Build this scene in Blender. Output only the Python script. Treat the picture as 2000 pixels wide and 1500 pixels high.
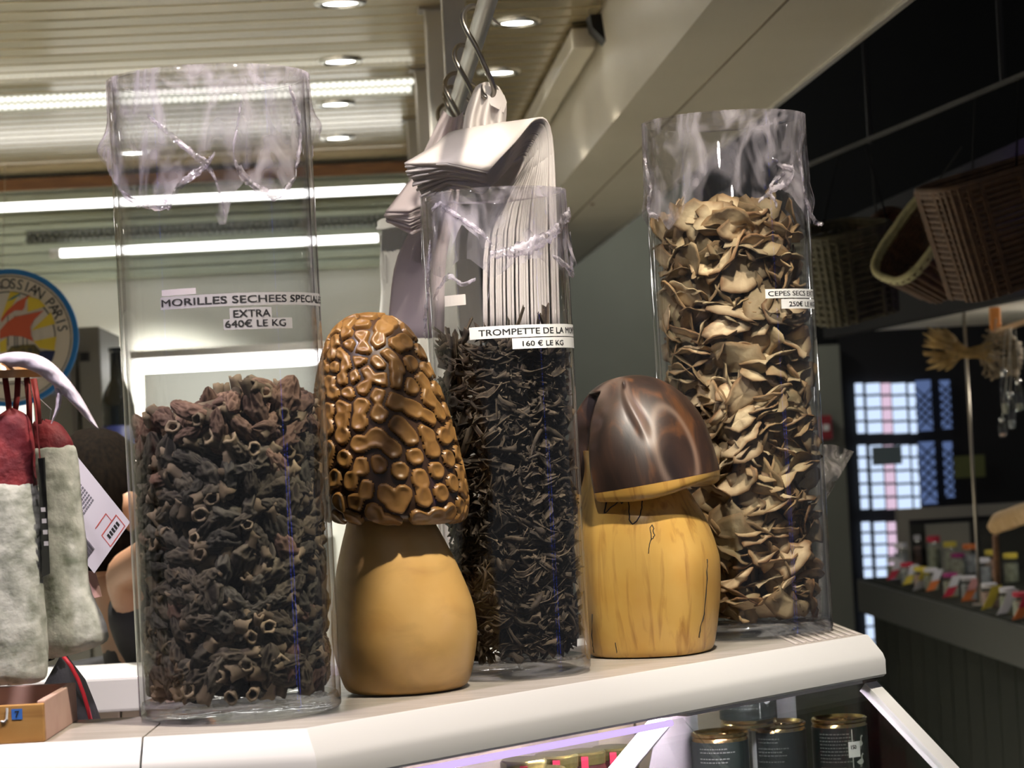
import bpy, bmesh, math, random
import numpy as np
from mathutils import Vector, Matrix, noise as mnoise
for _o in list(bpy.data.objects):
    bpy.data.objects.remove(_o)
S = bpy.context.scene
COL = S.collection
PI = math.pi
rnd = random.Random(7)

# ------------------------------------------------------------------ camera
F = 4700.0                       # focal length in pixels of the 2000 px wide frame
ROLL = math.radians(3.1)
PITCH = math.atan(88 * math.cos(ROLL) / F)
CT = 1.35                        # height of the counter top
ZC = CT + 0.2545                 # eye height
_c, _s = math.cos(ROLL), math.sin(ROLL)
_cp, _sp = math.cos(PITCH), math.sin(PITCH)
_up0 = Vector((0, -_sp, _cp)); _r0 = Vector((1, 0, 0)); _fw = Vector((0, _cp, _sp))
_R = _r0 * _c - _up0 * _s
_U = _r0 * _s + _up0 * _c
cam = bpy.data.cameras.new('camera')
camo = bpy.data.objects.new('camera', cam); COL.objects.link(camo)
M = Matrix.Identity(4)
for i in range(3):
    M[i][0] = _R[i]; M[i][1] = _U[i]; M[i][2] = -_fw[i]
M[0][3], M[1][3], M[2][3] = 0, 0, ZC
camo.matrix_world = M
cam.sensor_width = 36; cam.sensor_fit = 'HORIZONTAL'; cam.lens = F / 2000 * 36
cam.clip_start = .05; cam.clip_end = 100
cam.dof.use_dof = True; cam.dof.focus_distance = 2.52; cam.dof.aperture_fstop = 11.5
S.camera = camo
S.view_settings.view_transform = 'Standard'; S.view_settings.look = 'None'
S.view_settings.gamma = 1; S.view_settings.use_curve_mapping = False
S.view_settings.exposure = 0.0
S.cycles.max_bounces = 6; S.cycles.transparent_max_bounces = 16
S.cycles.transmission_bounces = 3; S.cycles.glossy_bounces = 3; S.cycles.diffuse_bounces = 3
S.cycles.use_light_tree = False; S.cycles.use_adaptive_sampling = True; S.cycles.adaptive_threshold = .03
S.cycles.caustics_reflective = False; S.cycles.caustics_refractive = False
S.cycles.sample_clamp_indirect = 4

# ------------------------------------------------------------------ world + main lights
W = bpy.data.worlds.new('world'); S.world = W; W.use_nodes = True
bg = W.node_tree.nodes['Background']; bg.inputs[0].default_value = (.95, .95, 1, 1); bg.inputs[1].default_value = .12

def light(kind, name, loc, energy, color, target=None, size=.1, angle=60, blend=.5, size_y=None):
    l = bpy.data.lights.new(name, kind); l.energy = energy; l.color = color
    if kind == 'AREA':
        l.size = size
        if size_y: l.shape = 'RECTANGLE'; l.size_y = size_y
    else:
        l.shadow_soft_size = size
    if kind == 'SPOT':
        l.spot_size = math.radians(angle); l.spot_blend = blend
    o = bpy.data.objects.new(name, l); COL.objects.link(o); o.location = loc
    if target is not None:
        o.rotation_euler = (Vector(target) - Vector(loc)).to_track_quat('-Z', 'Y').to_euler()
    return o

WARM = (1, .89, .74); NEUT = (1, .95, .86); PINK = (.9, .62, 1)
# assumed halogen spots over the counter, above the frame; third added for the ceps
light('SPOT', 'assumed_counter_spot', (.34, 1.72, 3.05), 190, WARM, (.10, 2.5, 1.35), .03, 75, .7)
light('SPOT', 'assumed_counter_spot', (-.62, 1.75, 2.62), 72, (1, .88, .96), (-.25, 2.4, 1.35), .035, 60, .7)
light('SPOT', 'assumed_counter_spot', (-.05, 1.55, 2.62), 60, NEUT, (.30, 2.8, 1.55), .035, 38, .7)
# ------------------------------------------------------------------ pixel helpers
def ray(px, py):
    u = (px - 1000) / F; v = (750 - py) / F
    return _R * u + _U * v + _fw
def P(px, py, d):
    r = ray(px, py); t = d / r.y
    return Vector((r.x * t, d, ZC + r.z * t))
def PZ(px, py, z):
    r = ray(px, py); t = (z - ZC) / r.z
    return Vector((r.x * t, r.y * t, z))
_vp = ray(695, 852)
_yaw = math.atan2(-_vp.x, _vp.y)
RD = Vector((-math.sin(_yaw), math.cos(_yaw), 0)); RU = Vector((math.cos(_yaw), math.sin(_yaw), 0))
def RM(a, b, z): return RU * a + RD * b + Vector((0, 0, z))     # room frame: across, deep, up

def PB(px, py, b):
    r = ray(px, py); t = b / r.dot(RD)
    return Vector((0, 0, ZC)) + r * t
def rab(p): return (p.dot(RU), p.dot(RD), p.z)

# ------------------------------------------------------------------ object helpers
def tag(o, label=None, cat=None, group=None, kind=None):
    if label: o['label'] = label
    if cat: o['category'] = cat
    if group: o['group'] = group
    if kind: o['kind'] = kind
    return o
def empty(name, loc=(0, 0, 0), rz=0):
    o = bpy.data.objects.new(name, None); COL.objects.link(o)
    o.location = loc; o.rotation_euler = (0, 0, rz); o.empty_display_size = .02
    return o
def link(name, me, parent=None, loc=None, rot=None):
    o = bpy.data.objects.new(name, me); COL.objects.link(o)
    if parent: o.parent = parent
    if loc is not None: o.location = loc
    if rot is not None: o.rotation_euler = rot
    return o
def mk(name, V, Fc, mat=None, parent=None, smooth=False, loc=None):
    me = bpy.data.meshes.new(name)
    me.from_pydata([tuple(v) for v in V], [], [tuple(f) for f in Fc])
    if mat: me.materials.append(mat)
    if smooth: me.polygons.foreach_set('use_smooth', [True] * len(me.polygons))
    me.update()
    return link(name, me, parent, loc)
class MB:
    def __init__(s): s.v = []; s.f = []
    def add(s, V, Fc):
        n = len(s.v); s.v += [Vector(v) for v in V]; s.f += [tuple(i + n for i in f) for f in Fc]; return s
    def frame_box(s, o, a, b, c):
        """box from corner o with edge vectors a,b,c"""
        o, a, b, c = map(Vector, (o, a, b, c))
        V = [o, o + a, o + a + b, o + b, o + c, o + a + c, o + a + b + c, o + b + c]
        return s.add(V, [(0, 3, 2, 1), (4, 5, 6, 7), (0, 1, 5, 4), (1, 2, 6, 5), (2, 3, 7, 6), (3, 0, 4, 7)])
    def box(s, x0, x1, y0, y1, z0, z1):
        return s.frame_box((x0, y0, z0), (x1 - x0, 0, 0), (0, y1 - y0, 0), (0, 0, z1 - z0))
    def bar(s, p, q, w, h, up=(0, 0, 1)):
        p, q = Vector(p), Vector(q); d = (q - p).normalized(); sd = d.cross(Vector(up)).normalized(); u = sd.cross(d)
        return s.frame_box(p - sd * w / 2 - u * h / 2, q - p, sd * w, u * h)
    def tube(s, pts, r, n=10, caps=True):
        pts = [Vector(p) for p in pts]; m = len(pts)
        rr = r if isinstance(r, (list, tuple)) else [r] * m
        V = []; Fc = []
        prev = None
        for i, p in enumerate(pts):
            t = (pts[min(i + 1, m - 1)] - pts[max(i - 1, 0)]).normalized()
            if prev is None:
                a = Vector((0, 0, 1)) if abs(t.z) < .9 else Vector((1, 0, 0))
                nx = t.cross(a).normalized()
            else:
                nx = (prev - t * prev.dot(t)).normalized()
            prev = nx; ny = t.cross(nx)
            for k in range(n):
                an = 2 * PI * k / n
                V.append(p + (nx * math.cos(an) + ny * math.sin(an)) * rr[i])
        for i in range(m - 1):
            for k in range(n):
                a = i * n + k; b = i * n + (k + 1) % n
                Fc.append((a, b, b + n, a + n))
        if caps:
            Fc.append(tuple(range(n - 1, -1, -1))); Fc.append(tuple(range((m - 1) * n, m * n)))
        return s.add(V, Fc)
    def lathe(s, prof, n=48, c=(0, 0, 0), close=False):
        """prof: list of (r,z)"""
        c = Vector(c); V = []; Fc = []; m = len(prof)
        for r, z in prof:
            for k in range(n):
                an = 2 * PI * k / n
                V.append(c + Vector((r * math.cos(an), r * math.sin(an), z)))
        for i in range(m if close else m - 1):
            i2 = (i + 1) % m
            for k in range(n):
                k2 = (k + 1) % n
                Fc.append((i * n + k, i * n + k2, i2 * n + k2, i2 * n + k))
        if not close:
            if prof[0][0] > 1e-6: Fc.append(tuple(range(n - 1, -1, -1)))
            if prof[-1][0] > 1e-6: Fc.append(tuple(range((m - 1) * n, m * n)))
        return s.add(V, Fc)
    def prism(s, poly, vec):
        n = len(poly); poly = [Vector(p) for p in poly]; vec = Vector(vec)
        V = poly + [p + vec for p in poly]
        Fc = [tuple(range(n - 1, -1, -1)), tuple(range(n, 2 * n))] + [(i, (i + 1) % n, (i + 1) % n + n, i + n) for i in range(n)]
        return s.add(V, Fc)
    def grid(s, rows):
        n = len(rows[0]); V = [p for r in rows for p in r]
        Fc = [(i * n + j, i * n + j + 1, (i + 1) * n + j + 1, (i + 1) * n + j) for i in range(len(rows) - 1) for j in range(n - 1)]
        return s.add(V, Fc)
    def build(s, name, mat=None, parent=None, smooth=False, bevel=0, loc=None, angle=None):
        o = mk(name, s.v, s.f, mat, parent, smooth, loc)
        bm = bmesh.new(); bm.from_mesh(o.data); bmesh.ops.recalc_face_normals(bm, faces=bm.faces); bm.to_mesh(o.data); bm.free()
        if smooth and angle is not None:
            sharp(o.data, angle)
        if bevel:
            m = o.modifiers.new('b', 'BEVEL'); m.width = bevel; m.segments = 2; m.limit_method = 'ANGLE'; m.angle_limit = math.radians(40)
        return o
def sharp(me, deg):
    bm = bmesh.new(); bm.from_mesh(me)
    lim = math.radians(deg)
    for e in bm.edges:
        if len(e.link_faces) == 2 and e.calc_face_angle(0) > lim: e.smooth = False
    bm.to_mesh(me); bm.free()

# ------------------------------------------------------------------ materials
def newmat(name):
    m = bpy.data.materials.new(name); m.use_nodes = True
    nt = m.node_tree; nt.nodes.clear()
    out = nt.nodes.new('ShaderNodeOutputMaterial')
    return m, nt, out
def N(nt, t, **kw):
    n = nt.nodes.new(t)
    for k, v in kw.items():
        if k in n.inputs: n.inputs[k].default_value = v
        else: setattr(n, k, v)
    return n
def c4(c): return (c[0], c[1], c[2], 1)
def pbr(name, col, rough=.5, metal=0, spec=.5, col2=None, nscale=8, stretch=(1, 1, 1), detail=4, lo=.35, hi=.65, bump=0, bscale=None, bstretch=None,
        rand=0, coat=0, sheen=0, trans=0, coords='Object', emit=None, estr=0, alpha=None):
    m, nt, out = newmat(name)
    b = N(nt, 'ShaderNodeBsdfPrincipled'); L = nt.links.new
    b.inputs['Base Color'].default_value = c4(col); b.inputs['Roughness'].default_value = rough
    b.inputs['Metallic'].default_value = metal; b.inputs['Specular IOR Level'].default_value = spec
    b.inputs['Coat Weight'].default_value = coat; b.inputs['Coat Roughness'].default_value = .12
    b.inputs['Transmission Weight'].default_value = trans
    if emit: b.inputs['Emission Color'].default_value = c4(emit); b.inputs['Emission Strength'].default_value = estr
    if alpha is not None: b.inputs['Alpha'].default_value = alpha
    tc = N(nt, 'ShaderNodeTexCoord'); mp = N(nt, 'ShaderNodeMapping'); mp.inputs['Scale'].default_value = stretch
    L(tc.outputs[coords], mp.inputs[0])
    last = None
    if col2 is not None:
        nz = N(nt, 'ShaderNodeTexNoise', Scale=nscale, Detail=detail); L(mp.outputs[0], nz.inputs['Vector'])
        rp = N(nt, 'ShaderNodeValToRGB'); rp.color_ramp.elements[0].position = lo; rp.color_ramp.elements[1].position = hi
        rp.color_ramp.elements[0].color = c4(col); rp.color_ramp.elements[1].color = c4(col2)
        L(nz.outputs[0], rp.inputs[0]); last = rp.outputs[0]
    if rand:
        oi = N(nt, 'ShaderNodeObjectInfo'); hs = N(nt, 'ShaderNodeHueSaturation')
        mr = N(nt, 'ShaderNodeMapRange'); mr.inputs['To Min'].default_value = 1 - rand; mr.inputs['To Max'].default_value = 1 + rand
        L(oi.outputs['Random'], mr.inputs[0]); L(mr.outputs[0], hs.inputs['Value'])
        if last: L(last, hs.inputs['Color'])
        else: hs.inputs['Color'].default_value = c4(col)
        last = hs.outputs[0]
    if last: L(last, b.inputs['Base Color'])
    if bump:
        mp2 = mp
        if bstretch: mp2 = N(nt, 'ShaderNodeMapping'); mp2.inputs['Scale'].default_value = bstretch; L(tc.outputs[coords], mp2.inputs[0])
        nb = N(nt, 'ShaderNodeTexNoise', Scale=bscale or nscale, Detail=5); L(mp2.outputs[0], nb.inputs['Vector'])
        bp = N(nt, 'ShaderNodeBump', Strength=bump, Distance=.004); L(nb.outputs[0], bp.inputs['Height']); L(bp.outputs[0], b.inputs['Normal'])
    L(b.outputs[0], out.inputs[0])
    return m
def emis(name, col, strength):
    m, nt, out = newmat(name); e = N(nt, 'ShaderNodeEmission', Strength=strength); e.inputs[0].default_value = c4(col)
    nt.links.new(e.outputs[0], out.inputs[0]); return m
def thin_glass(name, tint=(.98, .985, .985), edge=(.62, .62, .66), refl=.04, rough=.02, milk=0, milkcol=(.9, .88, .93), bump=0, bscale=40, bstretch=(1, 1, 1), nlo=.4, nhi=.7, pw=3.0, gw=1.0):
    """thin clear sheet: reflects by angle, lets the rest straight through, optional milky creases"""
    m, nt, out = newmat(name); L = nt.links.new
    lw = N(nt, 'ShaderNodeLayerWeight', Blend=.5)
    p5 = N(nt, 'ShaderNodeMath', operation='POWER'); p5.inputs[1].default_value = 5; L(lw.outputs['Facing'], p5.inputs[0])
    ma = N(nt, 'ShaderNodeMath', operation='MULTIPLY_ADD'); ma.inputs[1].default_value = .9 * gw; ma.inputs[2].default_value = refl; L(p5.outputs[0], ma.inputs[0])
    p3 = N(nt, 'ShaderNodeMath', operation='POWER'); p3.inputs[1].default_value = pw; L(lw.outputs['Facing'], p3.inputs[0])
    mix = N(nt, 'ShaderNodeMix', data_type='RGBA'); mix.inputs[6].default_value = c4(tint); mix.inputs[7].default_value = c4(edge); L(p3.outputs[0], mix.inputs[0])
    tr = N(nt, 'ShaderNodeBsdfTransparent'); L(mix.outputs[2], tr.inputs[0])
    gl = N(nt, 'ShaderNodeBsdfGlossy', Roughness=rough); gl.inputs[0].default_value = (1, 1, 1, 1)
    ms = N(nt, 'ShaderNodeMixShader'); L(ma.outputs[0], ms.inputs[0]); L(tr.outputs[0], ms.inputs[1]); L(gl.outputs[0], ms.inputs[2])
    res = ms
    if bump or milk:
        tc = N(nt, 'ShaderNodeTexCoord'); mp = N(nt, 'ShaderNodeMapping'); mp.inputs['Scale'].default_value = bstretch; L(tc.outputs['Object'], mp.inputs[0])
        nz = N(nt, 'ShaderNodeTexNoise', Scale=bscale, Detail=2.5); nz.inputs['Distortion'].default_value = 1.2; L(mp.outputs[0], nz.inputs['Vector'])
        if bump:
            bp = N(nt, 'ShaderNodeBump', Strength=bump, Distance=.006); L(nz.outputs[0], bp.inputs['Height']); L(bp.outputs[0], gl.inputs['Normal'])
        if milk:
            mr = N(nt, 'ShaderNodeMapRange'); mr.inputs['From Min'].default_value = nlo; mr.inputs['From Max'].default_value = nhi; mr.inputs['To Max'].default_value = milk
            L(nz.outputs[0], mr.inputs[0])
            df = N(nt, 'ShaderNodeBsdfDiffuse'); df.inputs[0].default_value = c4(milkcol)
            tl = N(nt, 'ShaderNodeBsdfTranslucent'); tl.inputs[0].default_value = c4(milkcol)
            dm = N(nt, 'ShaderNodeMixShader'); dm.inputs[0].default_value = .5; L(df.outputs[0], dm.inputs[1]); L(tl.outputs[0], dm.inputs[2])
            m2 = N(nt, 'ShaderNodeMixShader'); L(mr.outputs[0], m2.inputs[0]); L(ms.outputs[0], m2.inputs[1]); L(dm.outputs[0], m2.inputs[2])
            res = m2
    L(res.outputs[0], out.inputs[0])
    return m

MT = {}
MT['enamel'] = pbr('white_enamel', (.56, .56, .545), .38)
MT['laminate'] = pbr('pale_laminate', (.42, .385, .34), .25, col2=(.50, .46, .41), nscale=6, stretch=(2, 14, 1), bump=.05, bscale=60)
MT['steel'] = pbr('brushed_steel', (.66, .63, .58), .32, .65, bump=.04, bscale=200, bstretch=(1, 1, .02))
MT['dark_steel'] = pbr('worn_steel', (.34, .31, .27), .3, 1)
MT['cream_paint'] = pbr('cream_paint', (.60, .54, .42), .33, col2=(.65, .59, .47), nscale=3, bump=.02, bscale=8)
MT['black'] = pbr('black_plastic', (.006, .006, .007), .55, spec=.3)
MT['slat'] = pbr('cream_metal_slat', (.36, .29, .165), .17, .25, rand=.08)
MT['brown_wood'] = pbr('brown_wood', (.20, .09, .03), .5, col2=(.12, .05, .02), nscale=10, stretch=(1, 8, 8))
MT['white_wall'] = pbr('white_wall', (.88, .90, .84), .6)
MT['green_wall'] = pbr('greenish_panel', (.52, .58, .47), .35, .2)
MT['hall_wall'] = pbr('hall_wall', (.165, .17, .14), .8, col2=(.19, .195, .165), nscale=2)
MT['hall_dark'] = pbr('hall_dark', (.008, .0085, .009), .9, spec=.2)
MT['floor'] = pbr('floor_tile', (.10, .10, .095), .4, col2=(.14, .135, .13), nscale=3)
MT['paper'] = pbr('white_paper', (.74, .74, .72), .7)
MT['greypaper'] = pbr('grey_tape', (.36, .35, .36), .6)  # backlit shade of the vase strips is put into this grey
MT['ink'] = pbr('black_ink', (.012, .012, .012), .6)
MT['tube_light'] = emis('fluorescent', (1, .98, .92), 6)
MT['led'] = emis('led_dot', (1, .97, .84), 1.5)
MT['down_light'] = emis('downlight', (1, .96, .88), 22)
MT['chrome'] = pbr('chrome', (.75, .74, .72), .12, 1)
MT['gold'] = pbr('gold_tin', (.72, .52, .25), .22, 1)
MT['glass'] = thin_glass('vase_glass', (.985, .988, .988), (.50, .49, .53), .035, .015, pw=4.0)
MT['case_glass'] = thin_glass('case_glass', (.93, .96, .94), (.5, .6, .56), .05, .01)
for _m in ('led', 'down_light'): MT[_m].cycles.emission_sampling = 'NONE'
# ================================================================== SETTING
CZ = ZC + .8                      # stall ceiling
def rbox(mb, a0, a1, b0, b1, z0, z1):
    return mb.frame_box(RM(a0, b0, z0), RU * (a1 - a0), RD * (b1 - b0), (0, 0, z1 - z0))
o = rbox(MB(), -6, 8, -3, 13, -.1, 0).build('floor', MT['floor']); tag(o, 'dark grey tiled market hall floor', kind='structure')
o = rbox(MB(), -3.3, .15, 2.6, 6.96, .001, .02).build('floor_stall', pbr('stall_floor', (.55, .52, .46), .5, col2=(.6, .57, .5), nscale=4)); tag(o, 'pale tiled floor inside the stall, added to bounce light', kind='structure')  # pale layer added to bounce light up to the slats
# --- ceiling of the stall with its metal slats
ceil = rbox(MB(), -3.2, .53, 3.0, 6.97, CZ + .012, CZ + .05).build('ceiling', pbr('ceiling_backing', (.08, .07, .05), .7))
tag(ceil, 'cream metal slat ceiling of the stall', kind='structure')
nsl = 40; w = (6.95 - 3.0) / nsl
slat_me = None
for i in range(nsl):
    b0 = 3.0 + i * w
    if slat_me is None:
        mb = MB()
        prof = [(0, .011), (.002, .001), (.006, 0), (w - .012, 0), (w - .007, .001), (w - .005, .011)]
        V = []
        for a in (-3.2, .515):
            V += [RU * a + RD * p[0] + Vector((0, 0, p[1])) for p in prof]
        mb.add(V, [(k, k + 1, k + 7, k + 6) for k in range(5)] + [(0, 6, 11, 5), tuple(range(6)), tuple(range(11, 5, -1))])
        so = mb.build('ceiling_slat', MT['slat'], ceil, loc=RD * b0 + Vector((0, 0, CZ))); slat_me = so.data
    else:
        link('ceiling_slat', slat_me, ceil, RD * b0 + Vector((0, 0, CZ)))
# --- back wall
BW = 6.97
wb = rbox(MB(), -3.4, .22, BW, BW + .1, 0, CZ + .05).build('wall_back', MT['white_wall']); tag(wb, 'white back wall of the stall', kind='structure')
for i in range(10):
    z = 2.095 + i * .029
    rbox(MB(), -3.2, .2, BW - .02, BW - .001, z, z + .025).build('wall_slat', MT['green_wall'], wb, bevel=.004)
wl = rbox(MB(), -3.4, -3.3, 3.0, BW, 0, CZ + .05).build('wall_left', MT['white_wall']); tag(wl, 'white side wall of the stall', kind='structure')
o = rbox(MB(), -3.2, .3, BW - .05, BW - .021, CZ - .045, CZ - .012).build('trim_1', MT['brown_wood']); tag(o, 'brown wooden strip where the slat ceiling meets the back wall', kind='structure')
# --- soffit beam between the stall and the dark hall
mb = MB()
prof = [(.515, CZ + .05), (.544, ZC + .6), (.842, ZC + .6), (.842, ZC + .64), (.86, ZC + .95), (.515, ZC + .95)]
mb.prism([RM(a, .9, z) for a, z in prof], RD * 8.2)
so = mb.build('trim_2', MT['cream_paint']); tag(so, 'cream boxed soffit beam running along the edge of the stall', kind='structure')
# seam strips, lip and screw on the underside
rbox(MB(), .655, .6575, .9, 9.1, ZC + .597, ZC + .601).build('seam', pbr('seam_shadow', (.16, .13, .09), .8), so)
rbox(MB(), .838, .848, .9, 9.1, ZC + .594, ZC + .612).build('edge_lip', MT['steel'], so)
p = PZ(1157, 398, ZC + .6)
MB().lathe([(.006, 0), (.006, -.002), (.003, -.004), (0, -.004)], 10).build('screw', MT['brown_wood'], so, loc=p)
# channel with the black end cap along the inner face
a0, b0, _ = rab(PZ(1172, 40, CZ - .03)); 
ch = empty('ceiling_channel', RM(.47, 4.75, CZ - .04))
tag(ch, 'cream metal channel with a black end cap beside the soffit beam', 'channel')
c0 = PZ(1168, 62, CZ - .055); ca, cb, _ = rab(c0)
base = RM(.47, 4.75, CZ - .04)
def lr(a0, a1, b0, b1, z0, z1): return MB().frame_box(RM(a0, b0, z0) - base, RU * (a1 - a0), RD * (b1 - b0), (0, 0, z1 - z0))
lr(.468, .514, 4.735, 6.9, CZ - .055, CZ - .012).build('profile', MT['cream_paint'], ch, bevel=.004)
q_ = [PB(x, y, 4.66) - base for x, y in ((1152, 28), (1191, 25), (1194, 90), (1157, 54))]
MB().prism(q_, RD * .07).build('end_cap', MT['black'], ch)
# --- posts of the stall, in a row under the rail
PA = .189
for (b, nm) in ((3.78, 'nearest of the steel posts, right behind the rail of hooks'), (4.52, 'second steel post behind the rail of hooks'),
                (5.27, 'third steel post back in the row by the hooks'), (6.1, 'hindmost steel post of the row by the hooks')):
    t = empty('steel_post', RM(PA, b, 0)); tag(t, nm, 'post', 'steel posts of the stall')
    wv = .038
    t.rotation_euler = (0, 0, _yaw)
    MB().box(-wv / 2, wv / 2, -wv / 2, wv / 2, 0, CZ).build('shaft', MT['steel'], t, bevel=.003)
    MB().box(-.03, .03, -.03, .03, CZ - .006, CZ).build('cap_plate', MT['dark_steel'], t)
    MB().box(-.05, .05, -.05, .05, 0, .008).build('foot_plate', MT['steel'], t)
# --- downlights
dl_px = [(665, 118, 'downlight in the slat ceiling straight above the morel vase'), (1010, 42, 'downlight beside the steel rail, the upper of two'),
         (975, 140, 'downlight beside the steel rail, the lower of two'), (655, 202, 'small downlight just under the glowing LED strip'),
         (660, 268, 'downlight nearest the brown strip at the back'), (665, 4, 'downlight at the top edge of the picture')]
extra = [(-.56, 6.52), (-1.35, 6.52), (-1.9, 5.4), (-1.2, 4.2), (-2.2, 3.9), (-1.9, 6.4), (-.4, 3.5), (-1.5, 3.3)]  # first two added to brighten the back wall, the others out of view
spots = [rab(PZ(px, py, CZ))[:2] + (lb,) for px, py, lb in dl_px] + [e + (('downlight added to brighten the back wall, behind the morel vase film',) if k_ == 0 else ('extra unseen downlight in the slat ceiling further along the stall',)) for k_, e in enumerate(extra)]
for i, (a, b, lb) in enumerate(spots):
    t = empty('ceiling_downlight', RM(a, b, CZ)); tag(t, lb, 'downlight', 'ceiling downlights')
    MB().lathe([(.034, .002), (.036, -.006), (.047, -.004), (.05, .001), (.05, .004), (.034, .004)], 28, close=True).build('ring', MT['chrome'], t, True)
    MB().lathe([(0, -.001), (.034, -.001), (.034, .003), (0, .003)], 24).build('lens', MT['down_light'], t)
    l = light('SPOT', 'downlight_lamp', RM(a, b, CZ - .012), 430 if b > 6.45 and i > 5 else 105, (1, .95, .84), RM(a, b, 0), .03, 96, .8)
    l.parent = t; l.location = (0, 0, -.012); l.rotation_euler = (0, 0, 0)
# --- LED strips
led_me = None
def led_strip(px0, py0, px1, py1, b, name, label, dot, housing, n, r):
    global led_me
    A = PB(px0, py0, b); B = PB(px1, py1, b)
    A.z = B.z = (A.z + B.z) / 2
    t = empty(name, (A + B) / 2); tag(t, label, 'light strip')
    L = (B - A).length
    mb = MB(); mb.bar((A - B) / 2, (B - A) / 2, .02, r * 5.2); mb.build('housing', housing, t)
    me = None
    for row in (-1, 1):
        for k in range(n):
            p = (A - B) / 2 + (B - A) * ((k + .5 + .25 * row) / n) + Vector((0, 0, row * r * 1.15)) - RD * .011
            if me is None:
                q = MB().lathe([(0, -r), (r * .7, -r * .7), (r, 0), (r * .7, r * .7), (0, r)], 8).build('led_dot', dot, t, True, loc=p); me = q.data
            else: link('led_dot', me, t, p)
    return t
led_strip(-30, 204, 806, 169, 5.3, 'led_strip', 'glowing strip of two rows of round LEDs under the ceiling', MT['led'], MT['white_wall'], 66, .0072)
led_strip(52, 462, 765, 433, 6.85, 'led_strip', 'dark unlit LED strip between the two fluorescent tubes', pbr('dark_dot', (.07, .075, .06), .4), pbr('dark_housing', (.10, .11, .09), .4), 60, .0075)
def tube_lamp(px0, py0, px1, py1, b, label, r=.011):
    A = PB(px0, py0, b); B = PB(px1, py1, b); A.z = B.z = (A.z + B.z) / 2
    t = empty('fluorescent_tube', (A + B) / 2); tag(t, label, 'tube light', 'fluorescent tubes on the back wall')
    d = (B - A) / 2
    MB().tube([-d, d], r, 12).build('tube', MT['tube_light'], t, True)
    MB().tube([-d - RU * .03, -d], r * 1.25, 12).build('socket', MT['enamel'], t, True)
    MB().tube([d, d + RU * .03], r * 1.25, 12).build('socket', MT['enamel'], t, True)
    MB().bar(-d + RD * .025, d + RD * .025, .02, .022).build('back_rail', MT['enamel'], t)
tube_lamp(-60, 405, 792, 371, 6.82, 'upper fluorescent tube on the back wall, behind the morel vase')
tube_lamp(118, 492, 738, 467, 6.82, 'lower fluorescent tube on the back wall, under the dark strip')
# shelf light behind the vase
A = PB(262, 716, 6.6); B = PB(640, 700, 6.6); A.z = B.z = (A.z + B.z) / 2
t = empty('shelf_light', (A + B) / 2); tag(t, 'white shelf with a bright light bar seen through the morel vase', 'shelf')
d = (B - A) / 2
MB().frame_box(-d + Vector((0, 0, .018)) - RD * .12, d * 2, RD * .45, (0, 0, .022)).build('shelf_board', MT['steel'], t)
MB().bar(-d, d, .03, .034).build('light_bar', emis('light_bar', (1, .99, .95), 9), t)
MB().frame_box(-d + Vector((0, 0, -.5)) + RD * .28, d * 2, RD * .02, (0, 0, .5)).build('back_panel', MT['white_wall'], t)
# --- the dark hall beyond the soffit
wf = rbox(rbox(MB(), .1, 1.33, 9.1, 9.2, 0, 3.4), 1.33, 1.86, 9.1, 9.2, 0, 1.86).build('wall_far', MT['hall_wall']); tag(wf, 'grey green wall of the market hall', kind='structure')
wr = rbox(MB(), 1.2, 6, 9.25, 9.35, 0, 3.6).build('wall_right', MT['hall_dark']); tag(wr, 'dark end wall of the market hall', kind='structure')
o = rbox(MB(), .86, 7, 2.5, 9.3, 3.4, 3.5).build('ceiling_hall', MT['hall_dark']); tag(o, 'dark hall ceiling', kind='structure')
# --- counter
cp0 = PZ(598, 1420, CT); cp1 = PZ(1690, 1240, CT)
dirR = (cp1 - cp0).normalized(); nR = Vector((dirR.y, -dirR.x, 0))      # nR: outward, towards the camera
yF = 2.133
cpA = Vector((PZ(279, 1441, CT).x, yF, CT)); cp0 = Vector((cp0.x, yF, CT))
endv = RD
BO, BD, VD = .026, .023, .023                                           # bevel out, bevel drop, upright
def counter(name, front, normals, back, label, endcaps=True):
    """front: list of points of the top front edge; normals: outward offset vectors for the bevel"""
    t = empty(name, (front[0] + front[-1]) / 2 - Vector((0, 0, .06))); tag(t, label, 'counter'); o0 = t.location
    top = [p - o0 for p in front] + [p - o0 for p in back]
    MB().prism([p - Vector((0, 0, .012)) for p in top], (0, 0, .012)).build('top_panel', MT['laminate'], t)
    rings = []
    for p, n in zip(front, normals):
        q = p - o0
        prof = [(0, .0005), (.004, 0), (BO - .003, -BD + .003), (BO, -BD - .004), (BO, -BD - VD + .003), (BO - .004, -BD - VD), (0, -BD - VD)]
        rings.append([q + n * a + Vector((0, 0, z)) for a, z in prof])
    mb = MB(); mb.grid(rings)
    for r, rev in ((rings[0], False), (rings[-1], True)):
        mb.add(r, [tuple(range(len(r)))])
    mb.build('front_edge', MT['enamel'], t, True, angle=30)
    lip = [p - o0 for p in front] + [p - o0 - n_ * .03 for p, n_ in list(zip(front, normals))[::-1]]
    MB().prism([p - Vector((0, 0, BD + VD)) for p in lip], (0, 0, BD + VD - .0125)).build('front_lip', MT['enamel'], t)
    return t
fy = Vector((0, -1, 0))
ctl = counter('counter_section', [Vector((-1.3, yF, CT)), cpA - Vector((.001, 0, 0))], [fy, fy], [Vector((cpA.x - .001, 2.30, CT)), Vector((-1.3, 2.30, CT))], 'white counter section in front of the hanging sausages')
nm = (fy + nR).normalized() / math.cos(math.acos(max(-1, min(1, fy.dot(nR)))) / 2)
ne = nR + endv * (-.0)
backR = cp1 + endv * .34
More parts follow.
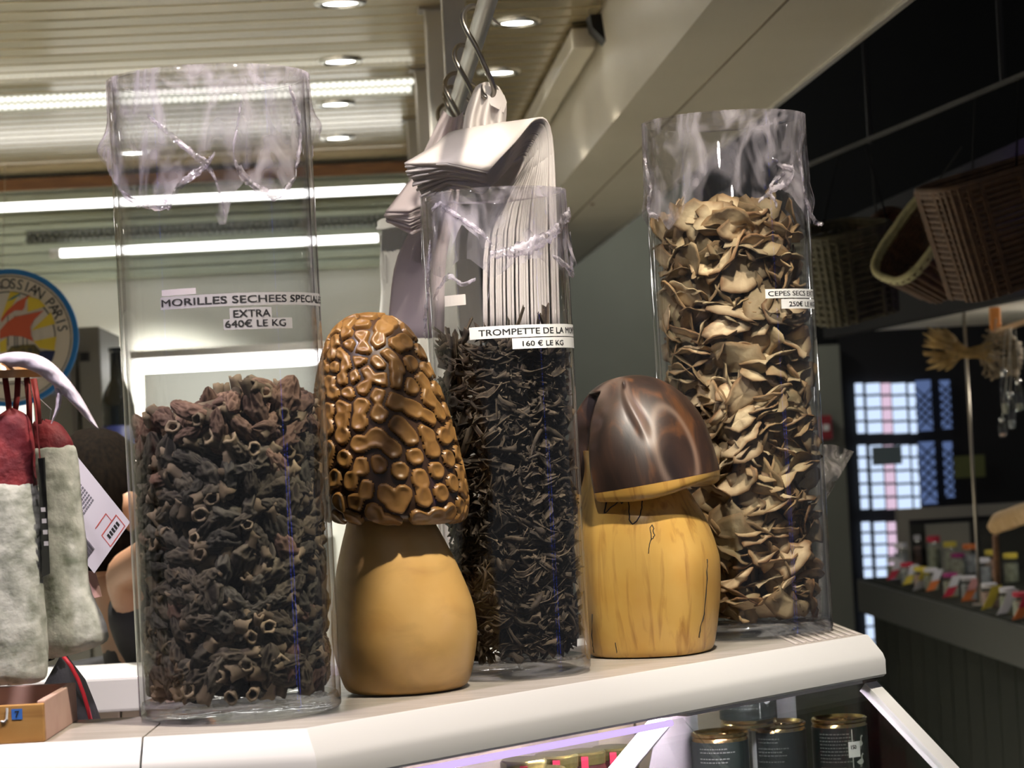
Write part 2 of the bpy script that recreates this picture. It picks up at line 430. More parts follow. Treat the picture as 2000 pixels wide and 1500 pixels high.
ctr = counter('counter_section', [cpA + Vector((.001, 0, 0)), cp0, cp1], [fy, nm, nR * 1.0 + dirR * .0], [backR, backR - dirR * .62 + Vector((0, .03, 0)), Vector((cpA.x + .001, 2.52, CT))], 'white angled counter carrying the vases and wooden mushrooms')
# fine ribs at the end of the shelf
o0 = ctr.location
mb = MB()
for k in range(9):
    p = cp1 - dirR * (.012 + k * .014) - o0
    mb.frame_box(p + endv * .012, endv * .31, dirR * .006, (0, 0, .0012))
mb.build('ribbed_mat', pbr('ribbed_plastic', (.55, .5, .46), .4), ctr)
# ================================================================== TEXT
def text_mesh(txt, size=1, sx=1.0, bold=0.0):
    """flat text, origin at left baseline; returns (verts2d, faces, width)"""
    cu = bpy.data.curves.new('t', 'FONT'); cu.body = txt; cu.size = size; cu.offset = bold; cu.resolution_u = 3
    ob = bpy.data.objects.new('t', cu); COL.objects.link(ob)
    dg = bpy.context.evaluated_depsgraph_get(); dg.update()
    me = bpy.data.meshes.new_from_object(ob.evaluated_get(dg))
    V = [(v.co.x * sx, v.co.y) for v in me.vertices]; Fc = [tuple(p.vertices) for p in me.polygons]
    bpy.data.objects.remove(ob); bpy.data.curves.remove(cu); bpy.data.meshes.remove(me)
    x0 = min(v[0] for v in V); x1 = max(v[0] for v in V)
    return [(x - x0, y) for x, y in V], Fc, x1 - x0
def subdiv_x(V, Fc, step):
    """cut flat mesh along x so it can be bent round a cylinder"""
    bm = bmesh.new(); vs = [bm.verts.new((x, y, 0)) for x, y in V]
    for f in Fc:
        try: bm.faces.new([vs[i] for i in f])
        except ValueError: pass
    x0 = min(v[0] for v in V); x1 = max(v[0] for v in V)
    x = x0 + step
    while x < x1:
        bmesh.ops.bisect_plane(bm, geom=bm.verts[:] + bm.edges[:] + bm.faces[:], plane_co=(x, 0, 0), plane_no=(1, 0, 0)); x += step
    bm.verts.index_update()
    V2 = [(v.co.x, v.co.y) for v in bm.verts]; F2 = [tuple(v.index for v in f.verts) for f in bm.faces]; bm.free()
    return V2, F2
def bend(V, R, th0, z0, tilt=0):
    """wrap (x,y) on a cylinder of radius R; x runs to the right as seen from outside"""
    out = []
    for x, y in V:
        th = th0 + x / R; z = z0 + y + tilt * x
        out.append(Vector((R * math.cos(th), R * math.sin(th), z)))
    return out
def strip(parent, R, th0, z0, w, h, mat, text=None, tsize=.01, tx=0, ty=0, sx=1.4, bold=.0004, tilt=0, name='paper_strip', tsx=None):
    n = max(2, int(w / .004))
    V = []; Fc = []
    for i in range(n + 1):
        V += [(w * i / n, 0), (w * i / n, h)]
    Fc = [(2 * i, 2 * i + 2, 2 * i + 3, 2 * i + 1) for i in range(n)]
    o = mk(name, bend(V, R, th0, z0, tilt), Fc, mat, parent)
    m = o.modifiers.new('s', 'SOLIDIFY'); m.thickness = .0002; m.offset = 1
    if text:
        TV, TF, tw = text_mesh(text, tsize, sx, bold)
        TV, TF = subdiv_x(TV, TF, .004)
        TV = [(x + tx, y + ty) for x, y in TV]
        TV2 = TV + [(x + tsize * .045, y) for x, y in TV]; n_ = len(TV)
        mk('lettering', bend(TV, R + .0005, th0, z0, tilt) + bend(TV2[n_:], R + .00052, th0, z0, tilt), list(TF) + [tuple(i + n_ for i in f) for f in TF], MT['ink'], o)
    return o

# ================================================================== VASES
def campos(c):      # direction (angle) from a point to the camera
    return math.atan2(-c.y, -c.x)
V1 = P(471, 1394, 2.279); V1.z = CT + .001
V2 = P(1013, 1314, 2.508); V2.z = CT + .001
V3 = P(1468, 1236, 2.817); V3.z = CT + .001
MT['solid_glass'] = thin_glass('base_glass', (.93, .93, .94), (.55, .55, .58), .10, .03, milk=.25, milkcol=(.8, .8, .82), bscale=18, bstretch=(1, 1, 6), nlo=.45, nhi=.6, bump=.3)
def vase(c, R, H, label, t=.0045, bt=.016):
    e = empty('glass_vase', c); tag(e, label, 'vase', 'tall glass cylinder vases')
    MB().lathe([(R, .004), (R, H - .002), (R - .001, H), (R - t + .001, H), (R - t, H - .002), (R - t, bt)], 96).build('wall', MT['glass'], e, True, angle=40)
    o = e.children[0]
    # open the lathe caps
    bm = bmesh.new(); bm.from_mesh(o.data)
    for f in [f for f in bm.faces if len(f.verts) > 8]: bm.faces.remove(f)
    bm.to_mesh(o.data); bm.free()
    MB().lathe([(0, 0), (R - .006, 0), (R - .002, .0015), (R, .004), (R - t * .6, bt - .001), (R - t - .002, bt), (0, bt - .001)], 72).build('base', MT['solid_glass'], e, True, angle=40)
    return e
v1 = vase(V1, .095, .599, 'largest glass vase, half filled with dried morels, at the counter corner')
v2 = vase(V2, .0755, .498, 'narrow glass vase of black trumpets between the two wooden mushrooms')
v3 = vase(V3, .095, .600, 'glass vase filled with sliced dried ceps at the end of the counter')
def px_on_vase(px, py, c, R):
    """angle and height on the front of a vase for a pixel"""
    r = ray(px, py)
    ox, oy = -c.x, -c.y
    A = r.x ** 2 + r.y ** 2; B = 2 * (ox * r.x + oy * r.y); C_ = ox * ox + oy * oy - R * R
    dsc = B * B - 4 * A * C_
    if dsc < 0: dsc = 0
    t = (-B - math.sqrt(dsc)) / (2 * A)
    x, y, z = r.x * t - c.x, r.y * t - c.y, ZC + r.z * t - c.z
    return math.atan2(y, x), z
def lab(vaseo, c, R, px0, py0, px1, hpx, d, mat, text=None, tpx=None, tlen=None, hfac=.55, tilt=0, bold=0, vis=None):
    th0, z0 = px_on_vase(px0, py0, c, R); th1, _ = px_on_vase(px1, py0, c, R)
    w = (th1 - th0) * R; h = hpx / F * d
    ts = h * hfac / .72
    tx = 0; sx = 1.4
    if text:
        tha, _ = px_on_vase(tpx, py0, c, R); tx = (tha - th0) * R
        _, _, tw = text_mesh(text, ts, 1, 0)
        sx = tlen / tw
    return strip(vaseo, R + .0004, th0, z0, w, h, mat, text, ts, tx, h * .24, sx, bold, tilt)
# morel vase: tape strips printed in black, their grey darkened as if backlit
lab(v1, V1, .095, 315, 606, 625, 25, 2.19, MT['greypaper'], 'MORILLES SECHEES SPECIALES', 317, .192, .58, bold=0)
lab(v1, V1, .095, 449, 626, 531, 24, 2.19, MT['greypaper'], 'EXTRA', 456, .0355, .62, bold=0)
lab(v1, V1, .095, 437, 645, 571, 21, 2.19, MT['greypaper'], '640€ LE KG', 440, .060, .66, bold=0)
lab(v1, V1, .095, 317, 579, 384, 12, 2.19, pbr('grey_tape_2', (.5, .46, .47), .6))
lab(v2, V2, .0755, 918, 664, 1129, 24, 2.43, MT['paper'], 'TROMPETTE DE LA MORT', 936, .136, .52)
lab(v2, V2, .0755, 1001, 682, 1124, 21, 2.43, MT['paper'], '160 € LE KG', 1021, .0535, .5)
lab(v2, V2, .0755, 870, 599, 911, 21, 2.43, pbr('clear_sticker', (.62, .58, .52), .6))
lab(v3, V3, .095, 1495, 583, 1588, 18, 2.73, MT['paper'], 'CEPES SECS EXTRA', 1500, .098, .55)
lab(v3, V3, .095, 1526, 603, 1590, 19, 2.73, MT['paper'], '250€ LE KG', 1541, .058, .5)

# ================================================================== CONTENTS
def vcolor_mat(name, attr, c0, c1, rough=.75, rand=.25, hue=.02, bump=.4, bscale=120, mid=None, c0b=None, c1b=None, spec=.25, nz=25, transl=0):
    """mix c0..c1 by a mesh attribute; each copy varies a little, and c0b/c1b is the other end of the colour range between copies"""
    m, nt, out = newmat(name); L = nt.links.new
    b = N(nt, 'ShaderNodeBsdfPrincipled'); b.inputs['Roughness'].default_value = rough; b.inputs['Specular IOR Level'].default_value = spec
    at = N(nt, 'ShaderNodeAttribute', attribute_name=attr)
    oi = N(nt, 'ShaderNodeObjectInfo')
    def two(a, bb):
        mx = N(nt, 'ShaderNodeMix', data_type='RGBA'); mx.inputs[6].default_value = c4(a); mx.inputs[7].default_value = c4(bb if bb else a)
        L(oi.outputs['Random'], mx.inputs[0]); return mx.outputs[2]
    A = two(c0, c0b); B = two(c1, c1b)
    tc = N(nt, 'ShaderNodeTexCoord')
    n1 = N(nt, 'ShaderNodeTexNoise', Scale=nz, Detail=5); L(tc.outputs['Object'], n1.inputs['Vector'])
    ad = N(nt, 'ShaderNodeMath', operation='MULTIPLY_ADD'); ad.inputs[1].default_value = .7; L(n1.outputs[0], ad.inputs[0])
    sb = N(nt, 'ShaderNodeMath', operation='SUBTRACT'); sb.inputs[1].default_value = .35; L(at.outputs['Fac'], sb.inputs[0]); L(sb.outputs[0], ad.inputs[2])
    ad.use_clamp = True
    mx = N(nt, 'ShaderNodeMix', data_type='RGBA'); L(ad.outputs[0], mx.inputs[0]); L(A, mx.inputs[6]); L(B, mx.inputs[7])
    ml = N(nt, 'ShaderNodeMath', operation='MULTIPLY'); ml.inputs[1].default_value = 7.31; L(oi.outputs['Random'], ml.inputs[0])
    fr = N(nt, 'ShaderNodeMath', operation='FRACT'); L(ml.outputs[0], fr.inputs[0])
    mr = N(nt, 'ShaderNodeMapRange'); mr.inputs['To Min'].default_value = 1 - rand; mr.inputs['To Max'].default_value = 1 + rand; L(fr.outputs[0], mr.inputs[0])
    hs = N(nt, 'ShaderNodeHueSaturation'); L(mr.outputs[0], hs.inputs['Value']); L(mx.outputs[2], hs.inputs['Color'])
    L(hs.outputs[0], b.inputs['Base Color'])
    nb = N(nt, 'ShaderNodeTexNoise', Scale=bscale, Detail=4); L(tc.outputs['Object'], nb.inputs['Vector'])
    bp = N(nt, 'ShaderNodeBump', Strength=bump, Distance=.002); L(nb.outputs[0], bp.inputs['Height']); L(bp.outputs[0], b.inputs['Normal'])
    L(b.outputs[0], out.inputs[0]); return m
def attr_mesh(name, V, Fc, vals, mat, smooth=True):
    me = bpy.data.meshes.new(name); me.from_pydata([tuple(v) for v in V], [], Fc)
    a = me.attributes.new('tone', 'FLOAT', 'POINT'); a.data.foreach_set('value', np.asarray(vals, dtype=np.float32))
    me.materials.append(mat)
    if smooth: me.polygons.foreach_set('use_smooth', [True] * len(me.polygons))
    me.update(); return me
def rot_rand(g):
    q = g.normal(size=4); q /= np.linalg.norm(q); w, x, y, z = q
    return np.array([[1 - 2 * (y * y + z * z), 2 * (x * y - z * w), 2 * (x * z + y * w)], [2 * (x * y + z * w), 1 - 2 * (x * x + z * z), 2 * (y * z - x * w)], [2 * (x * z - y * w), 2 * (y * z + x * w), 1 - 2 * (x * x + y * y)]])
def frame_from(zdir, g, xhint=None):
    z = zdir / np.linalg.norm(zdir); a = g.normal(size=3) if xhint is None else xhint
    x = a - z * a.dot(z); x /= np.linalg.norm(x); y = np.cross(z, x)
    return np.stack([x, y, z], axis=1)
def pack(R, H, r, n, seed, it=70):
    g = np.random.default_rng(seed)
    a = g.uniform(0, 2 * PI, n); q = np.sqrt(g.uniform(0, 1, n)) * (R - r)
    p = np.stack([q * np.cos(a), q * np.sin(a), g.uniform(r, H - r, n)], 1)
    for k in range(it):
        d = p[:, None, :] - p[None, :, :]; L = np.linalg.norm(d, axis=2) + np.eye(n)
        ov = np.clip(2 * r - L, 0, None); np.fill_diagonal(ov, 0)
        p += (d / L[:, :, None] * ov[:, :, None]).sum(1) * .3
        rr = np.hypot(p[:, 0], p[:, 1]); k2 = np.minimum(1, (R - r) / np.maximum(rr, 1e-6)); p[:, 0] *= k2; p[:, 1] *= k2
        p[:, 2] = np.clip(p[:, 2], r, H)
    return p
def fit_inside(Vt, p, R, zmin):
    """push a placed shape inwards until it stays inside the glass and above the base"""
    for _ in range(3):
        W_ = Vt + p; rr = np.hypot(W_[:, 0], W_[:, 1]); k = int(np.argmax(rr))
        if rr[k] > R:
            u = W_[k, :2] / rr[k]; p = p.copy(); p[:2] -= u * (rr[k] - R)
        zl = W_[:, 2].min()
        if zl < zmin: p = p.copy(); p[2] += zmin - zl
    return p
def place(name, me, parent, c, Rm, p, sc=1.0):
    o = link(name, me, parent)
    m4 = Matrix(((Rm[0, 0] * sc, Rm[0, 1] * sc, Rm[0, 2] * sc, p[0] + c.x), (Rm[1, 0] * sc, Rm[1, 1] * sc, Rm[1, 2] * sc, p[1] + c.y), (Rm[2, 0] * sc, Rm[2, 1] * sc, Rm[2, 2] * sc, p[2] + c.z), (0, 0, 0, 1)))
    o.matrix_world = m4; return o
def stuff_mesh(name, items, mat, label, cat, c):
    V = []; Fc = []; T = []
    for (vv, ff, tt, Rm, p, sc) in items:
        n = len(V); W_ = (vv @ Rm.T) * sc + p
        V += [tuple(w_) for w_ in W_]; Fc += [tuple(i + n for i in f) for f in ff]; T += list(tt)
    me = attr_mesh(name, V, Fc, T, mat); o = link(name, me, None, c); tag(o, label, cat, kind='stuff'); return o

# ---------------- dried morels
M_morel = vcolor_mat('dried_morel', 'tone', (.009, .0085, .007), (.082, .076, .058), .8, .35, c0b=(.02, .015, .010), c1b=(.13, .105, .07), bump=.5, bscale=300)
M_morel_top = vcolor_mat('dried_morel_brown', 'tone', (.04, .02, .013), (.19, .115, .08), .8, .3, c0b=(.07, .035, .02), c1b=(.26, .17, .12), bump=.5, bscale=300)
M_stem = vcolor_mat('morel_stem', 'tone', (.03, .022, .015), (.17, .125, .075), .75, .4, c1b=(.32, .25, .16), bump=.3)
def morel_geo(seed, nu, nv):
    g = np.random.default_rng(seed); L = g.uniform(.026, .034); Rr = g.uniform(.0095, .0125)
    ns = 46; sd = np.stack([g.uniform(0, 2 * PI, ns), g.uniform(-.05, 1.05, ns)], 1)
    ph = g.uniform(0, 6, 4); sq = g.uniform(.72, .95)
    V = []; T = []
    for i in range(nv + 1):
        t = i / nv
        pr = math.sin(PI * min(1, (t * .86 + .10))) ** .62 * (1 - .32 * t) if t < 1 else 0.0
        pr = max(pr, .0)
        if t > .93: pr *= math.sqrt(max(0, (1 - t) / .07))
        for j in range(nu):
            a = 2 * PI * j / nu
            da = np.abs((a - sd[:, 0] + PI) % (2 * PI) - PI) * 1.15; dz = (t - sd[:, 1]) * 1.9
            D = np.sort(np.hypot(da, dz)); rid = D[1] - D[0]
            h = max(0, 1 - rid / .34) ** 1.3
            wob = 1 + .12 * math.sin(2 * a + ph[0] + 3 * t) + .08 * math.sin(3 * a + ph[1] - 5 * t)
            r = Rr * pr * wob * (.76 + .30 * h)
            V.append((r * math.cos(a), r * math.sin(a) * sq, (t - .45) * L + .0015 * math.sin(3 * a + ph[2]) * pr)); T.append(.05 + .95 * h)
    Fc = [(i * nu + j, i * nu + (j + 1) % nu, (i + 1) * nu + (j + 1) % nu, (i + 1) * nu + j) for i in range(nv) for j in range(nu)]
    # bend
    V = np.array(V); V[:, 0] += (V[:, 2] ** 2) * g.uniform(-9, 9)
    # stem tube at the wide end (hollow, ragged)
    z0 = -.45 * L; SV = []; ST = []
    rs = Rr * g.uniform(.42, .6); ls = g.uniform(.004, .011); n = 12
    for (rr, z, tt) in ((rs * 1.05, z0 + .005, .3), (rs, z0 - ls * .5, .5), (rs * 1.08, z0 - ls, 1.0), (rs * .68, z0 - ls, .95), (rs * .55, z0 + .003, -.1)):
        for j in range(n):
            a = 2 * PI * j / n; q = 1 + .14 * math.sin(2 * a + ph[3]) + .08 * math.sin(5 * a + ph[0])
            SV.append((rr * q * math.cos(a), rr * q * math.sin(a), z + (.0012 * math.sin(3 * a + ph[1]) if tt > .9 else 0))); ST.append(tt)
    SF = [(i * n + j, i * n + (j + 1) % n, (i + 1) * n + (j + 1) % n, (i + 1) * n + j) for i in range(4) for j in range(n)] + [tuple(range(4 * n, 5 * n))]
    SV = np.array(SV); SV[:, 0] += (SV[:, 2] ** 2) * 0
    return V, Fc, T, SV, SF, ST
morels = []
for k in range(7):
    V, Fc, T, SV, SF, ST = morel_geo(100 + k, 40, 26)
    lo = morel_geo(100 + k, 12, 7)
    morels.append((attr_mesh('morel_cap', V, Fc, T, M_morel), attr_mesh('morel_cap', V, Fc, T, M_morel_top), attr_mesh('morel_stem', SV, SF, ST, M_stem), np.vstack([V[::5], SV[::3]]), lo))
g = np.random.default_rng(11)
RI = .0893; z_in = .0165; Hm = .287
pm = pack(RI - .002, Hm - z_in, .0108, 760, 5)
cdir = np.array([math.cos(campos(V1)), math.sin(campos(V1))])
# the ones that show: near the glass on the side of the camera, or on top of the heap
depth = (RI - np.hypot(pm[:, 0], pm[:, 1])) + np.where(pm[:, :2] @ cdir > -.01, 0, .05)
depth = np.minimum(depth, np.where(pm[:, 2] > Hm - z_in - .03, (Hm - z_in - pm[:, 2]) + .004, 9))
order = np.argsort(depth)
items = []
for rank, k in enumerate(order):
    p = pm[k].copy(); vi = int(g.integers(0, 7)); mo = morels[vi]; sc = g.uniform(.98, 1.32)
    p[2] += z_in + .012 * math.sin(p[0] * 30 + 1) * (p[2] / Hm) + .012 * (p @ np.array([.7, -.2, 0])) / .09 * (p[2] / Hm)
    if rank < 300:
        rad = np.array([p[0], p[1], 0]); rad /= np.linalg.norm(rad) + 1e-9
        u = g.uniform()
        if u < .16: ax = -rad + g.normal(size=3) * .25          # hollow stem end against the glass
        else:
            ax = g.normal(size=3); ax[2] *= .75; ax -= rad * ax.dot(rad) * .8
        Rm = frame_from(ax, g); Vt = (mo[3] @ Rm.T) * sc
        rr_ = np.hypot(p[0], p[1])
        if rr_ > RI - .034:
            W_ = Vt + p; mx_ = np.hypot(W_[:, 0], W_[:, 1]).max(); p = p.copy(); p[:2] *= 1 + (RI - .0008 - mx_) / rr_
        p = fit_inside(Vt, p, RI - .0005, z_in)
        top = p[2] > Hm - .034
        brown = top or g.uniform() < .06
        e = empty('dried_morel'); 
        e.matrix_world = Matrix(((Rm[0, 0], Rm[0, 1], Rm[0, 2], p[0] + V1.x), (Rm[1, 0], Rm[1, 1], Rm[1, 2], p[1] + V1.y), (Rm[2, 0], Rm[2, 1], Rm[2, 2], p[2] + V1.z), (0, 0, 0, 1))) @ Matrix.Scale(sc, 4)
        if top: lb = 'brownish dried morel on top of the heap in the largest vase'; gp = 'brown morels on top of the heap'
        elif u < .16: lb = 'dark dried morel showing its hollow stem end through the vase'; gp = 'morels with their hollow stems against the glass'
        elif brown: lb = 'brown dried morel among the dark ones in the largest vase'; gp = 'brown morels low in the heap'
        else:
            w_ = 'low in' if p[2] < .1 else 'halfway up' if p[2] < .19 else 'high in'
            lb = 'blackish dried morel lying sideways %s the largest glass vase' % w_; gp = 'dark morels lying %s the vase' % w_
        tag(e, lb, 'mushroom', gp)
        link('cap', mo[1] if brown else mo[0], e); link('stem', mo[2], e)
    else:
        lo = mo[4]; Rm = rot_rand(g); Vt = (lo[0] @ Rm.T)
        p = fit_inside(Vt, p, RI - .012, z_in); items.append((lo[0], lo[1], lo[2], Rm, p, .95))
stuff_mesh('morel_heap', items, M_morel, 'mass of dried morels deep inside the largest vase', 'mushrooms', V1)

# ---------------- sliced ceps
M_cep = vcolor_mat('dried_cep', 'tone', (.66, .52, .33), (.15, .075, .032), .7, .34, c0b=(.36, .29, .165), c1b=(.25, .165, .08), bump=.5, bscale=160, nz=45)
def cep_geo(seed, nr=5, na=20):
    g = np.random.default_rng(seed); L = g.uniform(.018, .034); Wd = L * g.uniform(.38, .8); th = g.uniform(.0009, .0018)
    ph = g.uniform(0, 6, 6); kind = g.uniform()
    cu, tw, wv = g.uniform(-17, 17), g.uniform(-14, 14), g.uniform(.0006, .0020)
    cut = g.uniform(-.8, .1) if kind < .5 else -2     # straight cut side, like half a cap
    top = []; T = []
    for i in range(nr + 1):
        q = i / nr
        for a_ in range(na):
            a = 2 * PI * a_ / na
            o_ = 1 + .14 * math.sin(2 * a + ph[0]) + .10 * math.sin(3 * a + ph[1]) + .08 * math.sin(5 * a + ph[2]) + .05 * math.sin(9 * a + ph[5])
            x = L * q * o_ * math.cos(a); y = Wd * q * o_ * math.sin(a)
            if kind < .5: y = max(y, cut * Wd + .18 * Wd * math.cos(x / L * 3))
            z = cu * x * x * .5 + tw * x * y + cu * .5 * y * y + wv * q * math.sin(4 * a + ph[3]) + wv * .6 * math.sin(x * 260 + ph[4])
            top.append((x, y, z)); T.append(.1 + .85 * max(0, q - .62) / .38 * (1 if math.sin(a) > -.4 or kind > .5 else .2) + .1 * math.sin(7 * a))
    n = len(top); V = np.array(top + [(x, y, z - th * (1 + .6 * math.sin(x * 200))) for x, y, z in top]); T = T + [t * .8 + .25 for t in T]
    Fc = []
    for i in range(nr):
        for j in range(na):
            j2 = (j + 1) % na; a, b, c_, d = i * na + j, i * na + j2, (i + 1) * na + j2, (i + 1) * na + j
            Fc.append((a, d, c_, b)); Fc.append((n + a, n + b, n + c_, n + d))
    for j in range(na):
        j2 = (j + 1) % na; a, b = nr * na + j, nr * na + j2; Fc.append((a, n + a, n + b, b))
    return V, Fc, T
ceps = []
for k in range(18):
    V, Fc, T = cep_geo(300 + k); lo = cep_geo(300 + k, 2, 9)
    ceps.append((attr_mesh('cep_slice', V, Fc, T, M_cep), V[::3], lo))
g = np.random.default_rng(23)
Hc = .505
def heap(n_show, n_in, geo, RIv, Hh, cvec, name, labels, mat, stuff, sname, vc, flat, scr, n_extra=0, lstep=.011):
    items = []
    th_c = math.atan2(cvec[1], cvec[0])
    for k in range(n_show + n_extra):
        q = geo[int(g.integers(0, len(geo)))]; sc = g.uniform(*scr)
        u = (k + .5) / n_show
        th = th_c + g.uniform(-1.75, 1.75); z = z_in + .006 + (Hh - z_in - .01) * ((k * .61803) % 1.0)
        lay = (k % 3) if k < n_show else 1 + (k % 3)
        r = RIv - (.004 + lstep * lay + g.uniform(0, .008))
        if z > Hh - .02: r = RIv * math.sqrt(g.uniform(0, 1)) * .95; th = g.uniform(0, 2 * PI)
        rad = np.array([math.cos(th), math.sin(th), 0]); up = np.array([0, 0, 1.0])
        mixw = g.uniform(0, 1) ** flat
        nrm = rad * mixw * (1 if g.uniform() < .5 else -1) + up * (1 - mixw) * g.choice([-1, 1]) + g.normal(size=3) * .38
        tang = np.cross(up, rad) + up * g.normal() * .8
        Rm = frame_from(nrm, g, tang)
        p = np.array([r * math.cos(th), r * math.sin(th), z]); Vt = (q[1] @ Rm.T) * sc
        p = fit_inside(Vt, p, RIv, z_in)
        if k >= n_show:
            items.append((q[2][0], q[2][1], q[2][2], Rm, p, sc)); continue
        o = place(name, q[0], None, vc, Rm, p, sc)
        lb, gp = labels(z, mixw, Hh); tag(o, lb, 'mushroom', gp)
    for k in range(n_in):
        q = geo[int(g.integers(0, len(geo)))]; th = g.uniform(0, 2 * PI); r = math.sqrt(g.uniform(0, 1)) * (RIv - .02); Rm = rot_rand(g)
        p = np.array([r * math.cos(th), r * math.sin(th), g.uniform(z_in + .01, Hh - .02)]); Vt = (q[2][0] @ Rm.T) * 1.1
        p = fit_inside(Vt, p, RIv - .004, z_in); items.append((q[2][0], q[2][1], q[2][2], Rm, p, 1.1))
    stuff_mesh(sname, items, mat, stuff, 'mushrooms', vc)
def cep_label(z, m, Hh):
    if z > Hh - .03: return 'dried cep slice on the top of the vase filled with ceps', 'cep slices on top'
    w_ = 'low in' if z < Hh * .33 else 'halfway up' if z < Hh * .66 else 'high in'
    if m > .6: return 'dried cep slice lying flat against the glass, %s the end vase' % w_, 'cep slices flat against the glass, %s the vase' % w_
    return 'dried cep slice seen edge-on through the glass, %s the end vase' % w_, 'cep slices seen edge-on, %s the vase' % w_
c3 = np.array([math.cos(campos(V3)), math.sin(campos(V3))])
heap(300, 420, ceps, .0893, Hc, c3, 'dried_cep_slice', cep_label, M_cep, 'mass of dried cep slices deep inside the end vase', 'cep_slice_heap', V3, .75, (.85, 1.3))
# ---------------- black trumpets
M_tr = vcolor_mat('dried_trumpet', 'tone', (.016, .013, .011), (.10, .078, .052), .7, .4, c0b=(.03, .022, .016), c1b=(.19, .14, .09), bump=.5, bscale=260, nz=120)
def tr_geo(seed, nl=9, nw=5):
    g = np.random.default_rng(seed); L = g.uniform(.010, .019); w0 = g.uniform(.0015, .003); w1 = g.uniform(.004, .0085); ph = g.uniform(0, 6, 5)
    cu, tw = g.uniform(-70, 70), g.uniform(-90, 90); V = []; T = []
    for i in range(nl):
        t = i / (nl - 1) * 2 - 1; wd = w0 + (w1 - w0) * ((t + 1) / 2) ** 1.4; wd *= 1 + .2 * math.sin(6 * t + ph[0]); ro = tw * t * L + ph[4]
        for j in range(nw):
            s = j / (nw - 1) * 2 - 1; curl = s * (1.5 + .6 * math.sin(3 * t + ph[1]))
            y = wd * math.sin(curl) * .6; z = wd * (1 - math.cos(curl)) * .6 + .0012 * math.sin(5 * t + ph[2])
            yy = y * math.cos(ro) - z * math.sin(ro); zz = y * math.sin(ro) + z * math.cos(ro)
            V.append((t * L, yy + .002 * math.sin(3 * t + ph[3]), zz + cu * (t * L) ** 2)); T.append(.15 + .8 * abs(s) ** 2 * (.5 + .5 * (t + 1) / 2))
    n = len(V); V = np.array(V + [(x, y - .0006, z - .0007) for x, y, z in V]); T = T + [t * .6 for t in T]
    Fc = []
    for i in range(nl - 1):
        for j in range(nw - 1):
            a = i * nw + j; Fc.append((a, a + 1, a + nw + 1, a + nw)); Fc.append((n + a, n + a + nw, n + a + nw + 1, n + a + 1))
    for j in range(nw - 1): Fc.append((j, n + j, n + j + 1, j + 1)); a = (nl - 1) * nw + j; Fc.append((a, a + 1, n + a + 1, n + a))
    for i in range(nl - 1): a = i * nw; Fc.append((a, a + nw, n + a + nw, n + a)); a = i * nw + nw - 1; Fc.append((a, n + a, n + a + nw, a + nw))
    return V, Fc, T
trs = []
for k in range(14):
    V, Fc, T = tr_geo(500 + k); lo = tr_geo(500 + k, 5, 3)
    trs.append((attr_mesh('trumpet', V, Fc, T, M_tr), V[::3], lo))
def tr_label(z, m, Hh):
    if z > Hh - .02: return 'shrivelled black trumpet on top of the heap in the narrow vase', 'trumpets on top of the heap'
    w_ = 'near the bottom of' if z < Hh * .33 else 'halfway up' if z < Hh * .66 else 'just under the label of'
    return 'shrivelled black trumpet %s the narrow middle vase' % w_, 'black trumpets %s the vase' % w_
c2 = np.array([math.cos(campos(V2)), math.sin(campos(V2))])
heap(300, 500, trs, .0705, .352, c2, 'dried_trumpet', tr_label, M_tr, 'mass of shrivelled black trumpets filling the narrow vase', 'trumpet_heap', V2, 1.6, (.95, 1.5), 1000, .005)

# ================================================================== WOODEN MUSHROOMS
def wood(name, ca, cb, cc, scale=(1, 1, .12), ns=18, streak=.6, rough=.32, coat=.3, blot=5, dark=(.30, .13, .03)):
    m, nt, out = newmat(name); L = nt.links.new
    b = N(nt, 'ShaderNodeBsdfPrincipled'); b.inputs['Roughness'].default_value = rough; b.inputs['Coat Weight'].default_value = coat; b.inputs['Coat Roughness'].default_value = .25
    tc = N(nt, 'ShaderNodeTexCoord'); mp = N(nt, 'ShaderNodeMapping'); mp.inputs['Scale'].default_value = scale; L(tc.outputs['Object'], mp.inputs[0])
    n1 = N(nt, 'ShaderNodeTexNoise', Scale=ns * 6, Detail=6); n1.inputs['Distortion'].default_value = .6; L(mp.outputs[0], n1.inputs['Vector'])
    n2 = N(nt, 'ShaderNodeTexNoise', Scale=blot * 3, Detail=3); L(tc.outputs['Object'], n2.inputs['Vector'])
    r1 = N(nt, 'ShaderNodeValToRGB'); e = r1.color_ramp.elements; e[0].position = .3; e[0].color = c4(cb); e[1].position = .62; e[1].color = c4(ca); L(n2.outputs[0], r1.inputs[0])
    r2 = N(nt, 'ShaderNodeValToRGB'); e = r2.color_ramp.elements; e[0].position = .52; e[0].color = (0, 0, 0, 1); e[1].position = .72; e[1].color = (streak, streak, streak, 1); L(n1.outputs[0], r2.inputs[0])
    mx = N(nt, 'ShaderNodeMix', data_type='RGBA'); mx.inputs[7].default_value = c4(dark); L(r2.outputs[0], mx.inputs[0]); L(r1.outputs[0], mx.inputs[6])
    L(mx.outputs[2], b.inputs['Base Color'])
    bp = N(nt, 'ShaderNodeBump', Strength=.12, Distance=.003); L(n1.outputs[0], bp.inputs['Height']); L(bp.outputs[0], b.inputs['Normal'])
    L(b.outputs[0], out.inputs[0]); return m
